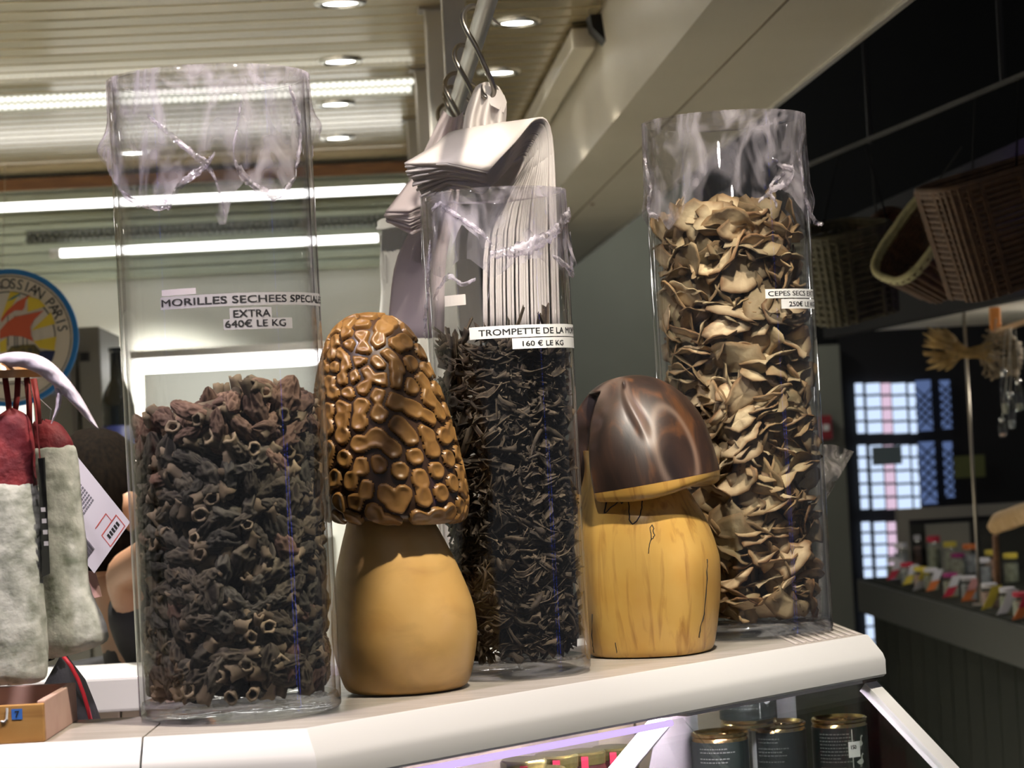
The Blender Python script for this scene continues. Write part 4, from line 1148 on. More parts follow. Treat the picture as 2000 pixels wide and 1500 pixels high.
hM = [((800, 410, D1 - .07), (806, 458, D1 - .05)), ((825, 372, D1 - .04), (830, 420, D1 - .03)), ((850, 332, D1), (850, 380, D1)), ((855, 410, D1 + .03), (850, 440, D1 + .02)), ((800, 520, D1 + .03), (825, 520, D1 + .02)), ((790, 660, D1 + .03), (830, 660, D1 + .02))]
hR = [((850, 396, D1 - .05), (846, 442, D1 - .03)), ((870, 350, D1 - .03), (868, 410, D1 - .01)), ((892, 312, D1), (885, 370, D1)), ((895, 400, D1 + .02), (885, 430, D1 + .02)), ((860, 520, D1 + .02), (870, 520, D1 + .02)), ((850, 660, D1 + .02), (868, 660, D1 + .02))]
b2 = bundle('carrier_bag_bundle', 'pinkish bundle of carrier bags hanging behind the thick one', [hL, hM, hR], 18, MT['bag2'], P(890, 250, D1), .0012, 2)
rows = []
for i in range(12):
    f = i / 11; row = []
    for j in range(17):
        s_ = j / 16; xa = 866 - 66 * f; xb = 905 - 5 * f
        row.append(P(xa + (xb - xa) * s_, 215 + 140 * f + 14 * math.sin(s_ * 3), D1 + .012 * math.sin(s_ * 15 + 3 * f)) - b2.location)
    rows.append(row)
MB().grid(rows).build('gathered_handles', MT['bag2'], b2, True)
D2 = 3.35
kL = [((733, 448, D2), (760, 445, D2)), ((738, 436, D2 + .02), (766, 436, D2 + .02)), ((746, 432, D2 + .03), (772, 434, D2 + .03)), ((742, 480, D2 + .04), (775, 480, D2 + .04)), ((744, 560, D2 + .04), (775, 560, D2 + .04)), ((738, 640, D2 + .04), (775, 640, D2 + .04))]
kR = [((770, 440, D2), (800, 440, D2)), ((776, 428, D2 + .02), (806, 426, D2 + .02)), ((784, 424, D2 + .03), (812, 424, D2 + .03)), ((784, 480, D2 + .04), (815, 480, D2 + .04)), ((782, 560, D2 + .04), (815, 560, D2 + .04)), ((778, 640, D2 + .04), (815, 640, D2 + .04))]
b3 = bundle('carrier_bag_bundle', 'plain white bag bundle hanging furthest back, left of the pinkish one', [kL, kR], 8, bagmat('bright_bag', (.86, .86, .84), .3), P(800, 300, D2), .003, 3)
MB().tube([P(790, 430, D2 + .03) - b3.location, P(830, 330, D2 + .06) - b3.location, P(868, 225, D2 + .1) - b3.location], [.012, .008, .004], 8).build('gathered_handles', MT['bag2'], b3, True)
# ================================================================== LEFT: HANGING SAUSAGES, TRAY, SIGN, PERSON
def local(parent, px, py, d): return P(px, py, d) - parent.location
# round hanging sign
SD = 4.2; SC = P(18, 660, SD); SR = 135 / F * SD
sg = empty('round_sign', SC); tag(sg, 'round hanging sign with a red sailing ship and a blue rim', 'sign')
def disc(r0, r1, y, th_, n=72):
    prof = [(r1, y), (r1, y + th_), (r0, y + th_), (r0, y)] if r0 > 0 else [(0, y), (r1, y), (r1, y + th_), (0, y + th_)]
    mb = MB(); mb.lathe(prof, n, close=r0 > 0)
    mb.v = [Vector((v.x, v.z, v.y)) for v in mb.v]; return mb
MB_ = disc(0, SR, 0, .006); MB_.build('blue_rim', pbr('sign_blue', (.02, .20, .55), .4), sg)
disc(0, SR * .925, -.0012, .0012).build('cream_disc', pbr('sign_cream', (.80, .72, .58), .5), sg)
disc(SR * .885, SR * .905, -.0018, .0008).build('rope_ring', pbr('sign_rope', (.10, .09, .08), .6, col2=(.4, .36, .3), nscale=300), sg)
disc(SR * .66, SR * .675, -.0018, .0008).build('inner_ring', MT['ink'], sg)
sk = disc(0, SR * .66, -.0016, .0006).build('sky_disc', pbr('sign_sky', (.72, .66, .56), .5), sg)
def shape(nm, pts, mat, lift, z510=True):
    V = []
    for x, y in pts:
        p_ = P(x / 4.41, 510 + y / 4.41, SD) - SC; V.append(Vector((p_.x, -lift, p_.z)))
    n = len(V); MB().prism(V, (0, .0003, 0)).build(nm, mat, sg)
YEL = pbr('sign_yellow', (.80, .60, .05), .5); RED = pbr('sign_red', (.64, .12, .05), .5)
for q in ([(270, 600), (440, 440), (478, 540)], [(290, 690), (488, 650), (470, 770), (340, 750)], [(90, 262), (170, 275), (60, 470), (10, 500)], [(240, 300), (340, 330), (395, 390), (240, 440)], [(0, 700), (60, 660), (60, 780), (0, 790)]): shape('sun_ray', q, YEL, .0021)
shape('upper_sail', [(10, 500), (60, 430), (150, 350), (265, 288), (225, 340), (213, 400), (195, 425), (130, 425), (60, 475), (15, 530)], RED, .0026)
shape('lower_sail', [(0, 600), (60, 530), (130, 480), (250, 455), (382, 425), (300, 500), (265, 565), (270, 640), (292, 692), (190, 650), (90, 642), (0, 672)], RED, .0026)
shape('hull', [(60, 780), (100, 735), (200, 722), (300, 718), (350, 775), (330, 830), (80, 830)], pbr('sign_hull', (.20, .15, .03), .5, col2=(.05, .05, .03), nscale=200), .0027)
shape('sea', [(330, 780), (400, 770), (478, 775), (455, 850), (430, 892), (360, 880), (0, 860), (0, 820)], pbr('sign_sea', (.02, .03, .09), .5), .0024)
for x in (70, 128, 200, 150, 235):
    shape('mast', [(x - 3, 470 if x < 210 else 640), (x + 3, 470 if x < 210 else 640), (x + 5, 730), (x - 3, 730)], MT['ink'], .0024)
shape('pennant', [(60, 345), (120, 305), (172, 280), (178, 320), (168, 295), (110, 330)], pbr('sign_teal', (.03, .2, .25), .5), .0029)
txt = 'PETROSSIAN PARIS'
a0 = 121.0
for i, chx in enumerate(txt):
    if chx == ' ': continue
    V, Fc, wd = text_mesh(chx, SR * .21, .92, .0001)
    an = math.radians(a0 - i * 7.6); rr = SR * .715
    ux, uz = math.sin(an), -math.cos(an); rx, rz_ = math.cos(an), math.sin(an)
    VV = [Vector((rx * (rr + y) + ux * (x - wd / 2), -.0022, rz_ * (rr + y) + uz * (x - wd / 2))) for x, y in V]
    mk('lettering', VV, Fc, MT['ink'], sg)
MB().tube([(0 - .006, .003, SR), P(10, 322, SD + .6) - SC], .0006, 5).build('thread', MT['paper'], sg)

# sausage stand on the left counter section
t = empty('sausage_stand', Vector((-.56, 2.225, CT))); tag(t, 'small wooden stand the sausages hang from, red cords tied to it', 'stand')
wd_c = P(-20, 728, 2.225) - t.location
MB().lathe([(0, -.006), (.05, -.007), (.054, 0), (.05, .007), (0, .008)], 40, wd_c).build('wooden_disc', wood('stand_wood', (.42, .22, .08), (.34, .16, .05), None, (1, 1, 1), 6, .4), t, True, angle=40)
MB().tube([(0, 0, 0), (wd_c.x, wd_c.y + .0, wd_c.z)], .010, 12).build('post', MT['brown_wood'], t, True)
MB().lathe([(0, 0), (.045, 0), (.045, .010), (.03, .014), (0, .014)], 30).build('foot', MT['brown_wood'], t, True, angle=40)
M_cord = pbr('red_cord', (.20, .018, .015), .7)
for (x0, y0, x1, y1) in ((35, 738, 28, 812), (52, 738, 58, 835), (66, 740, 76, 828), (10, 738, 20, 840)):
    MB().tube([local(t, x0, y0, 2.205), local(t, (x0 + x1) / 2 + 2, (y0 + y1) / 2, 2.203), local(t, x1, y1, 2.205)], .0028, 8).build('red_cord', M_cord, t, True)
M_mould = pbr('moulded_casing', (.50, .51, .45), .85, col2=(.17, .19, .14), nscale=55, lo=.40, hi=.70, bump=.6, bscale=60)
M_redtop = pbr('red_net', (.20, .014, .018), .7, col2=(.11, .008, .014), nscale=50, bump=.5, bscale=120)
def sausage(label, cx, d, prof, top, seed):
    e = empty('hanging_sausage', P(cx, prof[0][0], d)); tag(e, label, 'sausage', 'dried sausages hanging on the stand')
    def body(pr_, mat, name, k):
        rows = []
        sm = smooth_prof(pr_, 30)
        for (y, xc, hw) in sm:
            row = []
            for j in range(33):
                a = 2 * PI * j / 32; rr = hw / F * d
                n = 1 + .10 * mnoise.noise((math.cos(a) * 2, math.sin(a) * 2, y * .01 + seed)) + .05 * mnoise.noise((math.cos(a) * 6, math.sin(a) * 6, y * .03 + seed))
                row.append(P(xc, y, d) - e.location + Vector((rr * n * math.cos(a), rr * n * math.sin(a) * .6, .003 * mnoise.noise((a * 2, y * .02, seed)))))
            row[-1] = row[0]; rows.append(row)
        MB().grid(rows).build(name, mat, e, True)
    body(prof, M_mould, 'casing', 0); body(top, M_redtop, 'red_top', 1)
    return e
sausage('white moulded sausage at the picture edge, red top gathered high', 10, 2.20, [(925, 8, 20), (940, 5, 62), (1000, 8, 72), (1100, 12, 74), (1200, 12, 78), (1300, 14, 80), (1332, 16, 66), (1336, 16, 2)], [(800, 22, 5), (815, 24, 30), (850, 20, 44), (890, 12, 56), (940, 8, 63), (980, 10, 66)], 1)
sausage('long white moulded sausage with a flared lower end beside the price card', 110, 2.26, [(868, 102, 8), (874, 104, 40), (900, 108, 45), (980, 114, 46), (1060, 120, 47), (1150, 126, 52), (1210, 136, 66), (1250, 140, 72), (1268, 128, 60), (1280, 105, 30), (1284, 100, 2)], [(820, 84, 4), (828, 88, 26), (845, 96, 34), (866, 102, 40), (880, 104, 41)], 5)
t = empty('dark_tag', P(86, 905, 2.19)); tag(t, 'narrow dark card hanging between the two white sausages', 'tag')
MB().add([local(t, 74, 895, 2.185), local(t, 88, 893, 2.195), local(t, 98, 1120, 2.2), local(t, 82, 1128, 2.19)] + [local(t, 74, 895, 2.187), local(t, 88, 893, 2.197), local(t, 98, 1120, 2.202), local(t, 82, 1128, 2.192)], [(0, 1, 2, 3), (7, 6, 5, 4), (0, 4, 5, 1), (1, 5, 6, 2), (2, 6, 7, 3), (3, 7, 4, 0)]).build('card', pbr('dark_card', (.02, .022, .02), .6), t)
MB().tube([local(t, 78, 895, 2.188), local(t, 70, 800, 2.19), local(t, 60, 740, 2.2)], .0008, 5).build('string', M_cord, t)
for k in range(4): MB().frame_box(local(t, 80 + 2 * k, 1000 + 22 * k, 2.184), (.004, .0004, 0), (0, .0008, 0), (0, 0, .004)).build('printed_mark', MT['greypaper'], t)
# white plume
pl = empty('white_plume', P(0, 700, 2.17)); tag(pl, 'white curved feather drooping over the sausage stand', 'feather')
def plume(pts, nm):
    sm = smooth_prof(pts, 30); rows = []
    for i, (x, y, hw, d) in enumerate(sm):
        nx = sm[min(i + 1, 29)]; pv = sm[max(i - 1, 0)]; tx, ty = nx[0] - pv[0], nx[1] - pv[1]; l_ = math.hypot(tx, ty) + 1e-6; ox, oy = -ty / l_, tx / l_
        rows.append([local(pl, x + ox * hw * s_, y + oy * hw * s_, d + .006 * s_ * s_ + .0015 * math.sin(i * 1.3 + s_ * 4)) for s_ in (-1, -.6, -.2, .2, .6, 1)])
    o = MB().grid(rows).build(nm, bagmat('plume_white', (.78, .72, .80), .3), pl, True); m = o.modifiers.new('s', 'SOLIDIFY'); m.thickness = .0006
plume([(-40, 715, 10, 2.19), (0, 706, 14, 2.18), (40, 702, 15, 2.17), (80, 714, 17, 2.165), (115, 742, 15, 2.165), (145, 776, 12, 2.165), (172, 812, 7, 2.165), (192, 838, 1.5, 2.165)], 'vane')
plume([(108, 745, 6, 2.172), (115, 768, 6, 2.17), (113, 795, 5, 2.17), (104, 818, 2, 2.17), (100, 828, .5, 2.17)], 'side_vane')
# wooden tray
t = empty('wooden_tray', Vector((-.52, 2.225, CT))); tag(t, 'low wooden tray with a blue sticker standing on the counter', 'tray')
W_t = wood('tray_wood', (.46, .25, .075), (.36, .17, .04), None, (.1, 1, 1), 14, .6, .5, 0, 6, (.2, .08, .02)); W_tp = pbr('tray_pink_side', (.48, .30, .24), .7, col2=(.55, .37, .30), nscale=20)
x0, x1, y0, y1, hz = -.62, -.4305, 2.138, 2.298, .036
ox, oy = t.location.x, t.location.y
MB().box(x0 - ox, x1 - ox, y0 - oy, y0 + .007 - oy, 0, hz - .002).build('front_board', W_t, t, bevel=.001)
MB().box(x0 - ox, x1 - ox, y1 - .007 - oy, y1 - oy, 0, hz).build('back_board', W_tp, t, bevel=.001)
MB().box(x1 - .007 - ox, x1 - ox, y0 + .0072 - oy, y1 - .0072 - oy, 0, hz).build('side_board', W_tp, t, bevel=.001)
MB().box(x0 - ox, x0 + .007 - ox, y0 + .0072 - oy, y1 - .0072 - oy, 0, hz).build('side_board', W_tp, t, bevel=.001)
MB().box(x0 + .007 - ox, x1 - .007 - ox, y0 + .007 - oy, y1 - .007 - oy, .001, .005).build('bottom_board', W_tp, t)
st_ = PZ(33, 1395, CT); 
def on_front(px, py): 
    r = ray(px, py); k = (y0 - .0004) / r.y; return Vector((0, 0, ZC)) + r * k - t.location
a_ = on_front(23, 1406); b_ = on_front(43, 1384)
MB().frame_box((a_.x, a_.y, a_.z), (b_.x - a_.x, 0, 0), (0, .0003, 0), (0, 0, b_.z - a_.z)).build('blue_sticker', pbr('blue_sticker', (.05, .17, .55), .5), t)
V, Fc, wd = text_mesh('7', .008, 1, .0002)
mk('lettering', [Vector((a_.x + .003 + x, a_.y - .0004, a_.z + .002 + y)) for x, y in V], Fc, MT['ink'], t)
a_ = on_front(0, 1410); 
MB().tube([on_front(2, 1409), on_front(8, 1410), on_front(13, 1405), on_front(14, 1390), on_front(14, 1383)], .0012, 6).build('white_mark', MT['paper'], t)
# price card
cdp = 2.50; t = empty('price_card', P(190, 1010, cdp)); tag(t, 'tilted white price card with a barcode and red boxes', 'card')
cA, cB, cC, cD = (108, 838), (254, 1020), (184, 1120), (38, 938)
def cpt(u, v, lift=0):
    x = cA[0] + (cB[0] - cA[0]) * u + (cD[0] - cA[0]) * v; y = cA[1] + (cB[1] - cA[1]) * u + (cD[1] - cA[1]) * v
    return local(t, x, y, cdp - lift)
def cquad(nm, u0, u1, v0, v1, mat, lift):
    q = [cpt(u0, v0, lift), cpt(u1, v0, lift), cpt(u1, v1, lift), cpt(u0, v1, lift)]; MB().prism(q, (0, .0003, 0)).build(nm, mat, t)
cquad('card', 0, 1, 0, 1, pbr('card_white', (.62, .60, .66), .6), 0)
INK2 = pbr('card_ink', (.16, .16, .19), .7); RED2 = pbr('card_red', (.55, .09, .07), .7)
r_ = random.Random(4)
for i in range(13):            # printed rows, parallel to the short side
    u = .40 + i * .027; 
    if i > 8: break
    mb = MB(); v = .24
    while v < .62 - (.1 if i == 8 else 0):
        wv = r_.uniform(.02, .05); q = [cpt(u, v, .0004), cpt(u + (.016 if i else .022), v, .0004), cpt(u + (.016 if i else .022), v + wv, .0004), cpt(u, v + wv, .0004)]; mb.prism(q, (0, .0002, 0)); v += wv + .012
    mb.build('printed_row', INK2 if i else MT['ink'], t)
for (u0, u1, v0, v1) in ((.86, .985, .10, .112), (.86, .985, .50, .512), (.86, .868, .10, .5), (.978, .985, .10, .5), (.78, .86, .22, .23), (.78, .788, .22, .52)): cquad('red_line', u0, u1, v0, v1, RED2, .0004)
for k in range(14): cquad('barcode_bar', .74, .88, .74 + k * .017, .74 + k * .017 + (.011 if k % 3 else .006), MT['ink'], .0004)
for k in range(5): cquad('printed_figure', .90, .94, .16 + .06 * k, .16 + .06 * k + .04, MT['ink'], .0004)
MB().tube([cpt(.03, .3), P(100, 800, 2.4) - t.location, P(30, 736, 2.24) - t.location], .0007, 5).build('string', MT['paper'], t)
# small pink ticket
t = empty('pink_ticket', P(180, 1150, 2.52)); tag(t, 'small pink ticket below the price card', 'card')
MB().prism([local(t, x, y, 2.52) for x, y in ((160, 1112), (187, 1118), (199, 1165), (165, 1172))], (0, .002, 0)).build('ticket', pbr('pink_paper', (.62, .38, .33), .6), t)
# work table, ledge, bag behind the counter
t = empty('work_table', Vector((-.7, 2.75, 0))); tag(t, 'dark work table behind the counter', 'table')
MB().box(-.6, .2, -.3, .25, .96, 1.0).build('table_top', MT['dark_steel'], t)
for sx in (-.55, .15):
    for sy in (-.26, .21): MB().box(sx - .02, sx + .02, sy - .02, sy + .02, 0, .96).build('leg', MT['dark_steel'], t)
t = empty('black_bag', P(130, 1400, 2.52)); tag(t, 'black bag with red piping behind the counter', 'bag'); t.location.z = 1.0
rows = []
for i in range(15):
    f = i / 14; z = .002 + .392 * f; row = []
    xr = np.interp(f, [0, .5, .78, .93, 1], [.045, .045, .040, .020, .003]); dr = np.interp(f, [0, .6, .9, 1], [.05, .05, .03, .004])
    for j in range(29):
        a = 2 * PI * j / 28; k = 1 + .06 * math.sin(3 * a + 6 * f)
        c_, s_ = math.cos(a), math.sin(a); row.append(Vector((xr * k * math.copysign(abs(c_) ** .7, c_), dr * k * math.copysign(abs(s_) ** .7, s_), z)))
    row[-1] = row[0]; rows.append(row)
MB().grid(rows).build('bag_body', pbr('black_fabric', (.010, .010, .012), .8, bump=.4, bscale=80), t, True)
MB().tube([local(t, x, y, 2.475) for x, y in ((124, 1282), (138, 1300), (152, 1326), (163, 1355), (172, 1385), (178, 1410), (181, 1440))], .0022, 8).build('red_piping', pbr('red_piping', (.5, .02, .03), .5), t, True)
MB().tube([local(t, x, y, 2.50) for x, y in ((100, 1290), (92, 1268), (104, 1256), (114, 1275))], .004, 8).build('handle', MT['black'], t, True)
t = empty('back_ledge', P(330, 1345, 3.1)); tag(t, 'white ledge over wooden boards behind the counter', 'counter'); t.location.z = 0
zt = P(235, 1322, 3.1).z
MB().box(-.30, .75, 0, .2, zt - .045, zt).build('ledge', MT['enamel'], t, bevel=.004)
for k in range(14): MB().box(-.29 + k * .074, -.29 + k * .074 + .072, .03, .05, 0, zt - .046).build('board', pbr('ledge_boards', (.42, .36, .25), .5) if k == 0 else bpy.data.materials['ledge_boards'], t, bevel=.002)
# grey cabinets at the back
t = empty('grey_cabinet', RM(-1.08, 5.6, 0)); tag(t, 'grey metal cabinet with a blue poster on its door', 'cabinet'); t.rotation_euler = (0, 0, _yaw)
GC = pbr('cabinet_grey', (.14, .135, .118), .5); zt = PB(140, 640, 5.6).z
xa = rab(PB(60, 700, 5.6))[0] + 1.08; xm = rab(PB(150, 700, 5.6))[0] + 1.08; xb = rab(PB(196, 700, 5.6))[0] + 1.08
MB().box(xa, xb, .02, .5, 0, zt - .002).build('body', GC, t)
MB().box(xa, xm - .003, 0, .0195, .05, zt).build('door', GC, t, bevel=.003); d2 = MB().box(xm + .003, xb, 0, .0195, .05, zt).build('door', GC, t, bevel=.003)
MB().box(xm - .016, xm - .004, -.008, 0, 1.2, zt - .02).build('door_edge', pbr('cabinet_edge', (.09, .085, .075), .5), t)
MB().lathe([(0, 0), (.012, 0), (.012, .02), (0, .02)], 12, (xm + .02, -.022, PB(190, 705, 5.6).z)).build('knob', MT['black'], t)
pa = PB(100, 772, 5.6); pb = PB(146, 700, 5.6)
MB().box(rab(pa)[0] + 1.08, rab(pb)[0] + 1.08, -.004, -.001, pa.z, pb.z).build('poster', pbr('poster_blue', (.05, .08, .20), .5, col2=(.14, .17, .24), nscale=6), t)
MB().lathe([(0, 0), (.010, 0), (.010, .001), (0, .001)], 16).build('poster_emblem', pbr('poster_orange', (.55, .3, .12), .5), t).matrix_local = Matrix.Translation((rab(PB(138, 755, 5.6))[0] + 1.08, -.0045, PB(138, 755, 5.6).z)) @ Matrix.Rotation(PI / 2, 4, 'X')
# narrow column with bottles right of the cabinet
t = empty('wine_bottle', PB(241, 1000, 5.3)); tag(t, 'dark bottle with a blue label standing beside the grey cabinet', 'bottle'); t.location.z = PB(241, 965, 5.3).z
MB().lathe([(0, 0), (.036, 0), (.037, .01), (.037, .19), (.030, .22), (.014, .25), (.013, .31), (.015, .312), (.015, .32), (0, .32)], 24).build('glass_body', pbr('bottle_dark', (.01, .012, .012), .15), t, True, angle=40)
MB().lathe([(.0375, .05), (.0378, .05), (.0378, .15), (.0375, .15)], 24, close=True).build('label', pbr('bottle_label', (.02, .03, .14), .5), t, True)
t2 = empty('bottle_shelf', RM(rab(t.location)[0], 5.3, t.location.z)); t2.rotation_euler = (0, 0, _yaw); tag(t2, 'shelf unit with the dark bottle beside the grey cabinet', 'shelf')
MB().box(-.05, .12, -.08, .12, -.02, -.001).build('shelf_board', MT['steel'], t2); zz = t2.location.z
MB().box(-.05, -.04, -.08, .12, -zz, -.021).build('side_panel', MT['steel'], t2); MB().box(.11, .12, -.08, .12, -zz, -.021).build('side_panel', MT['steel'], t2)
MB().box(-.039, .109, .09, .1, -zz, -.021).build('back_panel', pbr('shelf_back', (.30, .28, .2), .6, col2=(.1, .1, .08), nscale=12), t2)
# ---------------- person behind the counter
pd = 3.55
pe = empty('person', Vector((P(300, 1200, pd).x, pd + .05, 0))); tag(pe, 'person in black behind the counter, dark hair, elbow raised', 'person')
J = {'pel': (P(310, 2000, pd + .1), .13), 'hipL': (P(255, 2060, pd + .08), .085), 'hipR': (P(370, 2060, pd + .1), .085)}
pts = [(P(320, 1840, pd + .1), .125), (P(310, 1560, pd + .08), .12), (P(300, 1330, pd + .04), .125), (P(285, 1215, pd + .02), .09), (P(245, 1140, pd), .048), (P(215, 1080, pd - .01), .046),
       (P(330, 1265, pd - .05), .056), (P(236, 1122, pd - .16), .029), (P(285, 1090, pd - .28), .027), (P(330, 1060, pd - .32), .025), (P(350, 1040, pd - .32), .024),
       (P(400, 1260, pd + .06), .058), (P(440, 1480, pd - .02), .042), (P(390, 1600, pd - .2), .032), (P(360, 1630, pd - .26), .026),
       (P(255, 2000, pd + .1), .09), (P(250, 2500, pd + .1), .06), (P(250, 2920, pd + .12), .045), (P(390, 2000, pd + .12), .09), (P(395, 2500, pd + .12), .06), (P(395, 2920, pd + .14), .045)]
for k in (17, 20): pts[k] = (Vector((pts[k][0].x, pts[k][0].y, .05)), .045)
for k in (16, 19): pts[k] = (Vector((pts[k][0].x, pts[k][0].y, .46)), .06)
edges = [(0, 1), (1, 2), (2, 3), (3, 4), (4, 5), (3, 6), (6, 7), (7, 8), (8, 9), (9, 10), (3, 11), (11, 12), (12, 13), (13, 14), (0, 15), (15, 16), (16, 17), (0, 18), (18, 19), (19, 20)]
def skin(name, pts, edges, mat, parent, root=0, sub=2):
    me = bpy.data.meshes.new(name); bm = bmesh.new(); ly = bm.verts.layers.skin.verify(); vs = []
    for i, (p_, r) in enumerate(pts):
        v = bm.verts.new(p_ - parent.location); v[ly].radius = (r, r); v[ly].use_root = (i == root); vs.append(v)
    for a, b in edges: bm.edges.new((vs[a], vs[b]))
    bm.to_mesh(me); bm.free(); me.materials.append(mat)
    o = link(name, me, parent); o.modifiers.new('skin', 'SKIN').use_smooth_shade = True; m = o.modifiers.new('sub', 'SUBSURF'); m.levels = sub; m.render_levels = sub
    return o
M_skin = pbr('skin', (.42, .22, .13), .5, bump=.05, bscale=60); M_shirt = pbr('black_shirt', (.012, .012, .016), .8, bump=.2, bscale=30)
sh = [(p_, r + .022) for p_, r in pts]
for k_ in (0, 1, 2, 3): pts[k_] = (pts[k_][0], pts[k_][1] * .72)
use = [0, 1, 2, 3, 6, 11, 15, 16, 17, 18, 19, 20]; mp_ = {k: i for i, k in enumerate(use)}
shp = [sh[k] for k in use] + [(sh[6][0].lerp(sh[7][0], .80), .050), (sh[11][0].lerp(sh[12][0], .6), .055)]
she = [(mp_[a], mp_[b]) for a, b in edges if a in mp_ and b in mp_] + [(mp_[6], len(use)), (mp_[11], len(use) + 1)]
skin('body', pts, edges, M_skin, pe)
skin('black_clothes', shp, she, M_shirt, pe)
# hand of the raised arm
hb_ = pts[10][0]
for k in range(5):
    off = Vector((.012 * (k - 2) * .8, -.004, .012 * (2 - abs(k - 2)) * .4)); Lf = (.05, .075, .085, .078, .06)[k] * .8
    dirv = Vector((.55 + .05 * k, -.2, .75 - .12 * k)).normalized() if k else Vector((.9, -.3, .0)).normalized()
    b0_ = hb_ + Vector((.03, -.005, .03)) + off
    skin('finger', [(b0_, .0095), (b0_ + dirv * Lf * .5, .009), (b0_ + dirv * Lf + Vector((.012, -.006, -.006)), .0075)], [(0, 1), (1, 2)], M_skin, pe, 0, 1)
skin('palm', [(hb_, .025), (hb_ + Vector((.022, -.004, .024)), .030), (hb_ + Vector((.038, -.006, .042)), .024)], [(0, 1), (1, 2)], M_skin, pe, 0, 1)
hc = P(190, 1000, pd - .02)
rows = []; hrow = []
for i in range(25):
    ph_ = PI * i / 24; row = []; hr = []
    for j in range(33):
        a = 2 * PI * j / 32; x = math.sin(ph_) * math.cos(a); y = math.sin(ph_) * math.sin(a); z = math.cos(ph_)
        # face looks along +x-y (towards the counter corner), chin narrower
        fx = x * .75 + y * .66
        r = .098 * (1 - .16 * max(0, -z) * (1 - .5 * max(0, fx)))
        nose = .018 * math.exp(-((z + .12) / .18) ** 2 - ((x * .66 - y * .75) / .12) ** 2) * (1 if fx > 0 else 0)
        eye = -.006 * (math.exp(-((z - .02) / .09) ** 2 - ((x * .66 - y * .75 - .32) / .12) ** 2) + math.exp(-((z - .02) / .09) ** 2 - ((x * .66 - y * .75 + .32) / .12) ** 2)) * (1 if fx > 0 else 0)
        mouth = -.003 * math.exp(-((z + .48) / .05) ** 2 - ((x * .66 - y * .75) / .22) ** 2) * (1 if fx > 0 else 0)
        rr = r + nose + eye + mouth
        row.append(hc - pe.location + Vector((rr * .82 * x, rr * .9 * y, rr * 1.16 * z)))
        hk = 1.10 + .03 * mnoise.noise((x * 4, y * 4, z * 4)) if (z > .42 or fx < .28) and z > -.75 + .3 * fx else .93
        hr.append(hc - pe.location + Vector((r * hk * .83 * x, r * hk * .91 * y, r * hk * 1.15 * z)))
    row[-1] = row[0]; hr[-1] = hr[0]; rows.append(row); hrow.append(hr)
MB().grid(rows).build('head', M_skin, pe, True)
MB().grid(hrow).build('hair', pbr('dark_hair', (.004, .003, .0025), .85, spec=.03, col2=(.010, .007, .005), nscale=30, stretch=(6, 6, 1), bump=.3, bscale=40, bstretch=(6, 6, 1)), pe, True)
sd_ = Vector((.66, -.75, 0)); fd_ = Vector((.75, .66, 0))
for s_ in (-1, 1):
    MB().lathe([(0, -.009), (.006, -.006), (.009, 0), (.006, .006), (0, .009)], 10, hc - pe.location + fd_ * .078 + sd_ * .03 * s_ + Vector((0, 0, .004))).build('eye', MT['paper'], pe, True)
    MB().lathe([(0, -.03), (.012, -.022), (.017, .005), (.013, .025), (0, .03)], 12, hc - pe.location + sd_ * .088 * s_).build('ear', M_skin, pe, True)
# ================================================================== RIGHT: WINDOW DOORS, NEIGHBOUR STALL, BASKETS
WB_ = 9.18
M_pane = emis('daylight_pane', (.62, .76, 1), 1.15); M_panep = emis('pink_pane', (.85, .62, .80), .9); M_dim = emis('dim_pane', (.16, .24, .50), .55)
wn = empty('window_1', RM(2.0, WB_, 0)); wn.rotation_euler = (0, 0, _yaw); tag(wn, 'black framed glazed doors with daylight behind', kind='structure')
def wq(px, py):
    a, b, z = rab(PB(px, py, WB_)); return a - 2.0, z
f0, _ = wq(1655, 900); f1_, _ = wq(2060, 900)
MB().box(f0, f1_, .03, .06, 0, wq(1700, 640)[1]).build('frame', MT['black'], wn)
pane_me = {}
def pane(px0, py0, px1, py1, mat, nm='pane'):
    xa, za = wq((px0 + px1) / 2, (py0 + py1) / 2); sx = abs(px1 - px0) / F * WB_; sz = abs(py1 - py0) / F * WB_
    key = (round(sx, 3), round(sz, 3), mat.name)
    if key not in pane_me: pane_me[key] = MB().box(-sx / 2, sx / 2, -.003, .003, -sz / 2, sz / 2).build(nm, mat, wn, loc=(xa, .0, za)).data
    else: link(nm, pane_me[key], wn, (xa, .0, za))
def block(y0, y1, rows, cols, sl=0):
    hgt_ = (y1 - y0) / rows
    for r in range(rows):
        ya = y0 + r * hgt_; sh = .054 * (ya - y0)
        for (x0, x1, m_) in cols: pane(x0 + sh, ya + 2.5, x1 + sh, ya + hgt_ - 2, m_)
block(746, 848, 4, [(1670, 1685, M_pane), (1691, 1719, M_pane), (1721, 1739, M_panep), (1741, 1769, M_pane), (1774, 1787, M_pane)])
block(867, 996, 5, [(1676, 1691, M_pane), (1699, 1723, M_pane), (1726, 1745, M_panep), (1748, 1776, M_pane), (1780, 1792, M_pane)])
block(1017, 1132, 5, [(1683, 1699, M_pane), (1707, 1730, M_pane), (1733, 1755, M_panep)])
block(1168, 1278, 4, [(1690, 1707, M_pane), (1716, 1740, M_pane)])
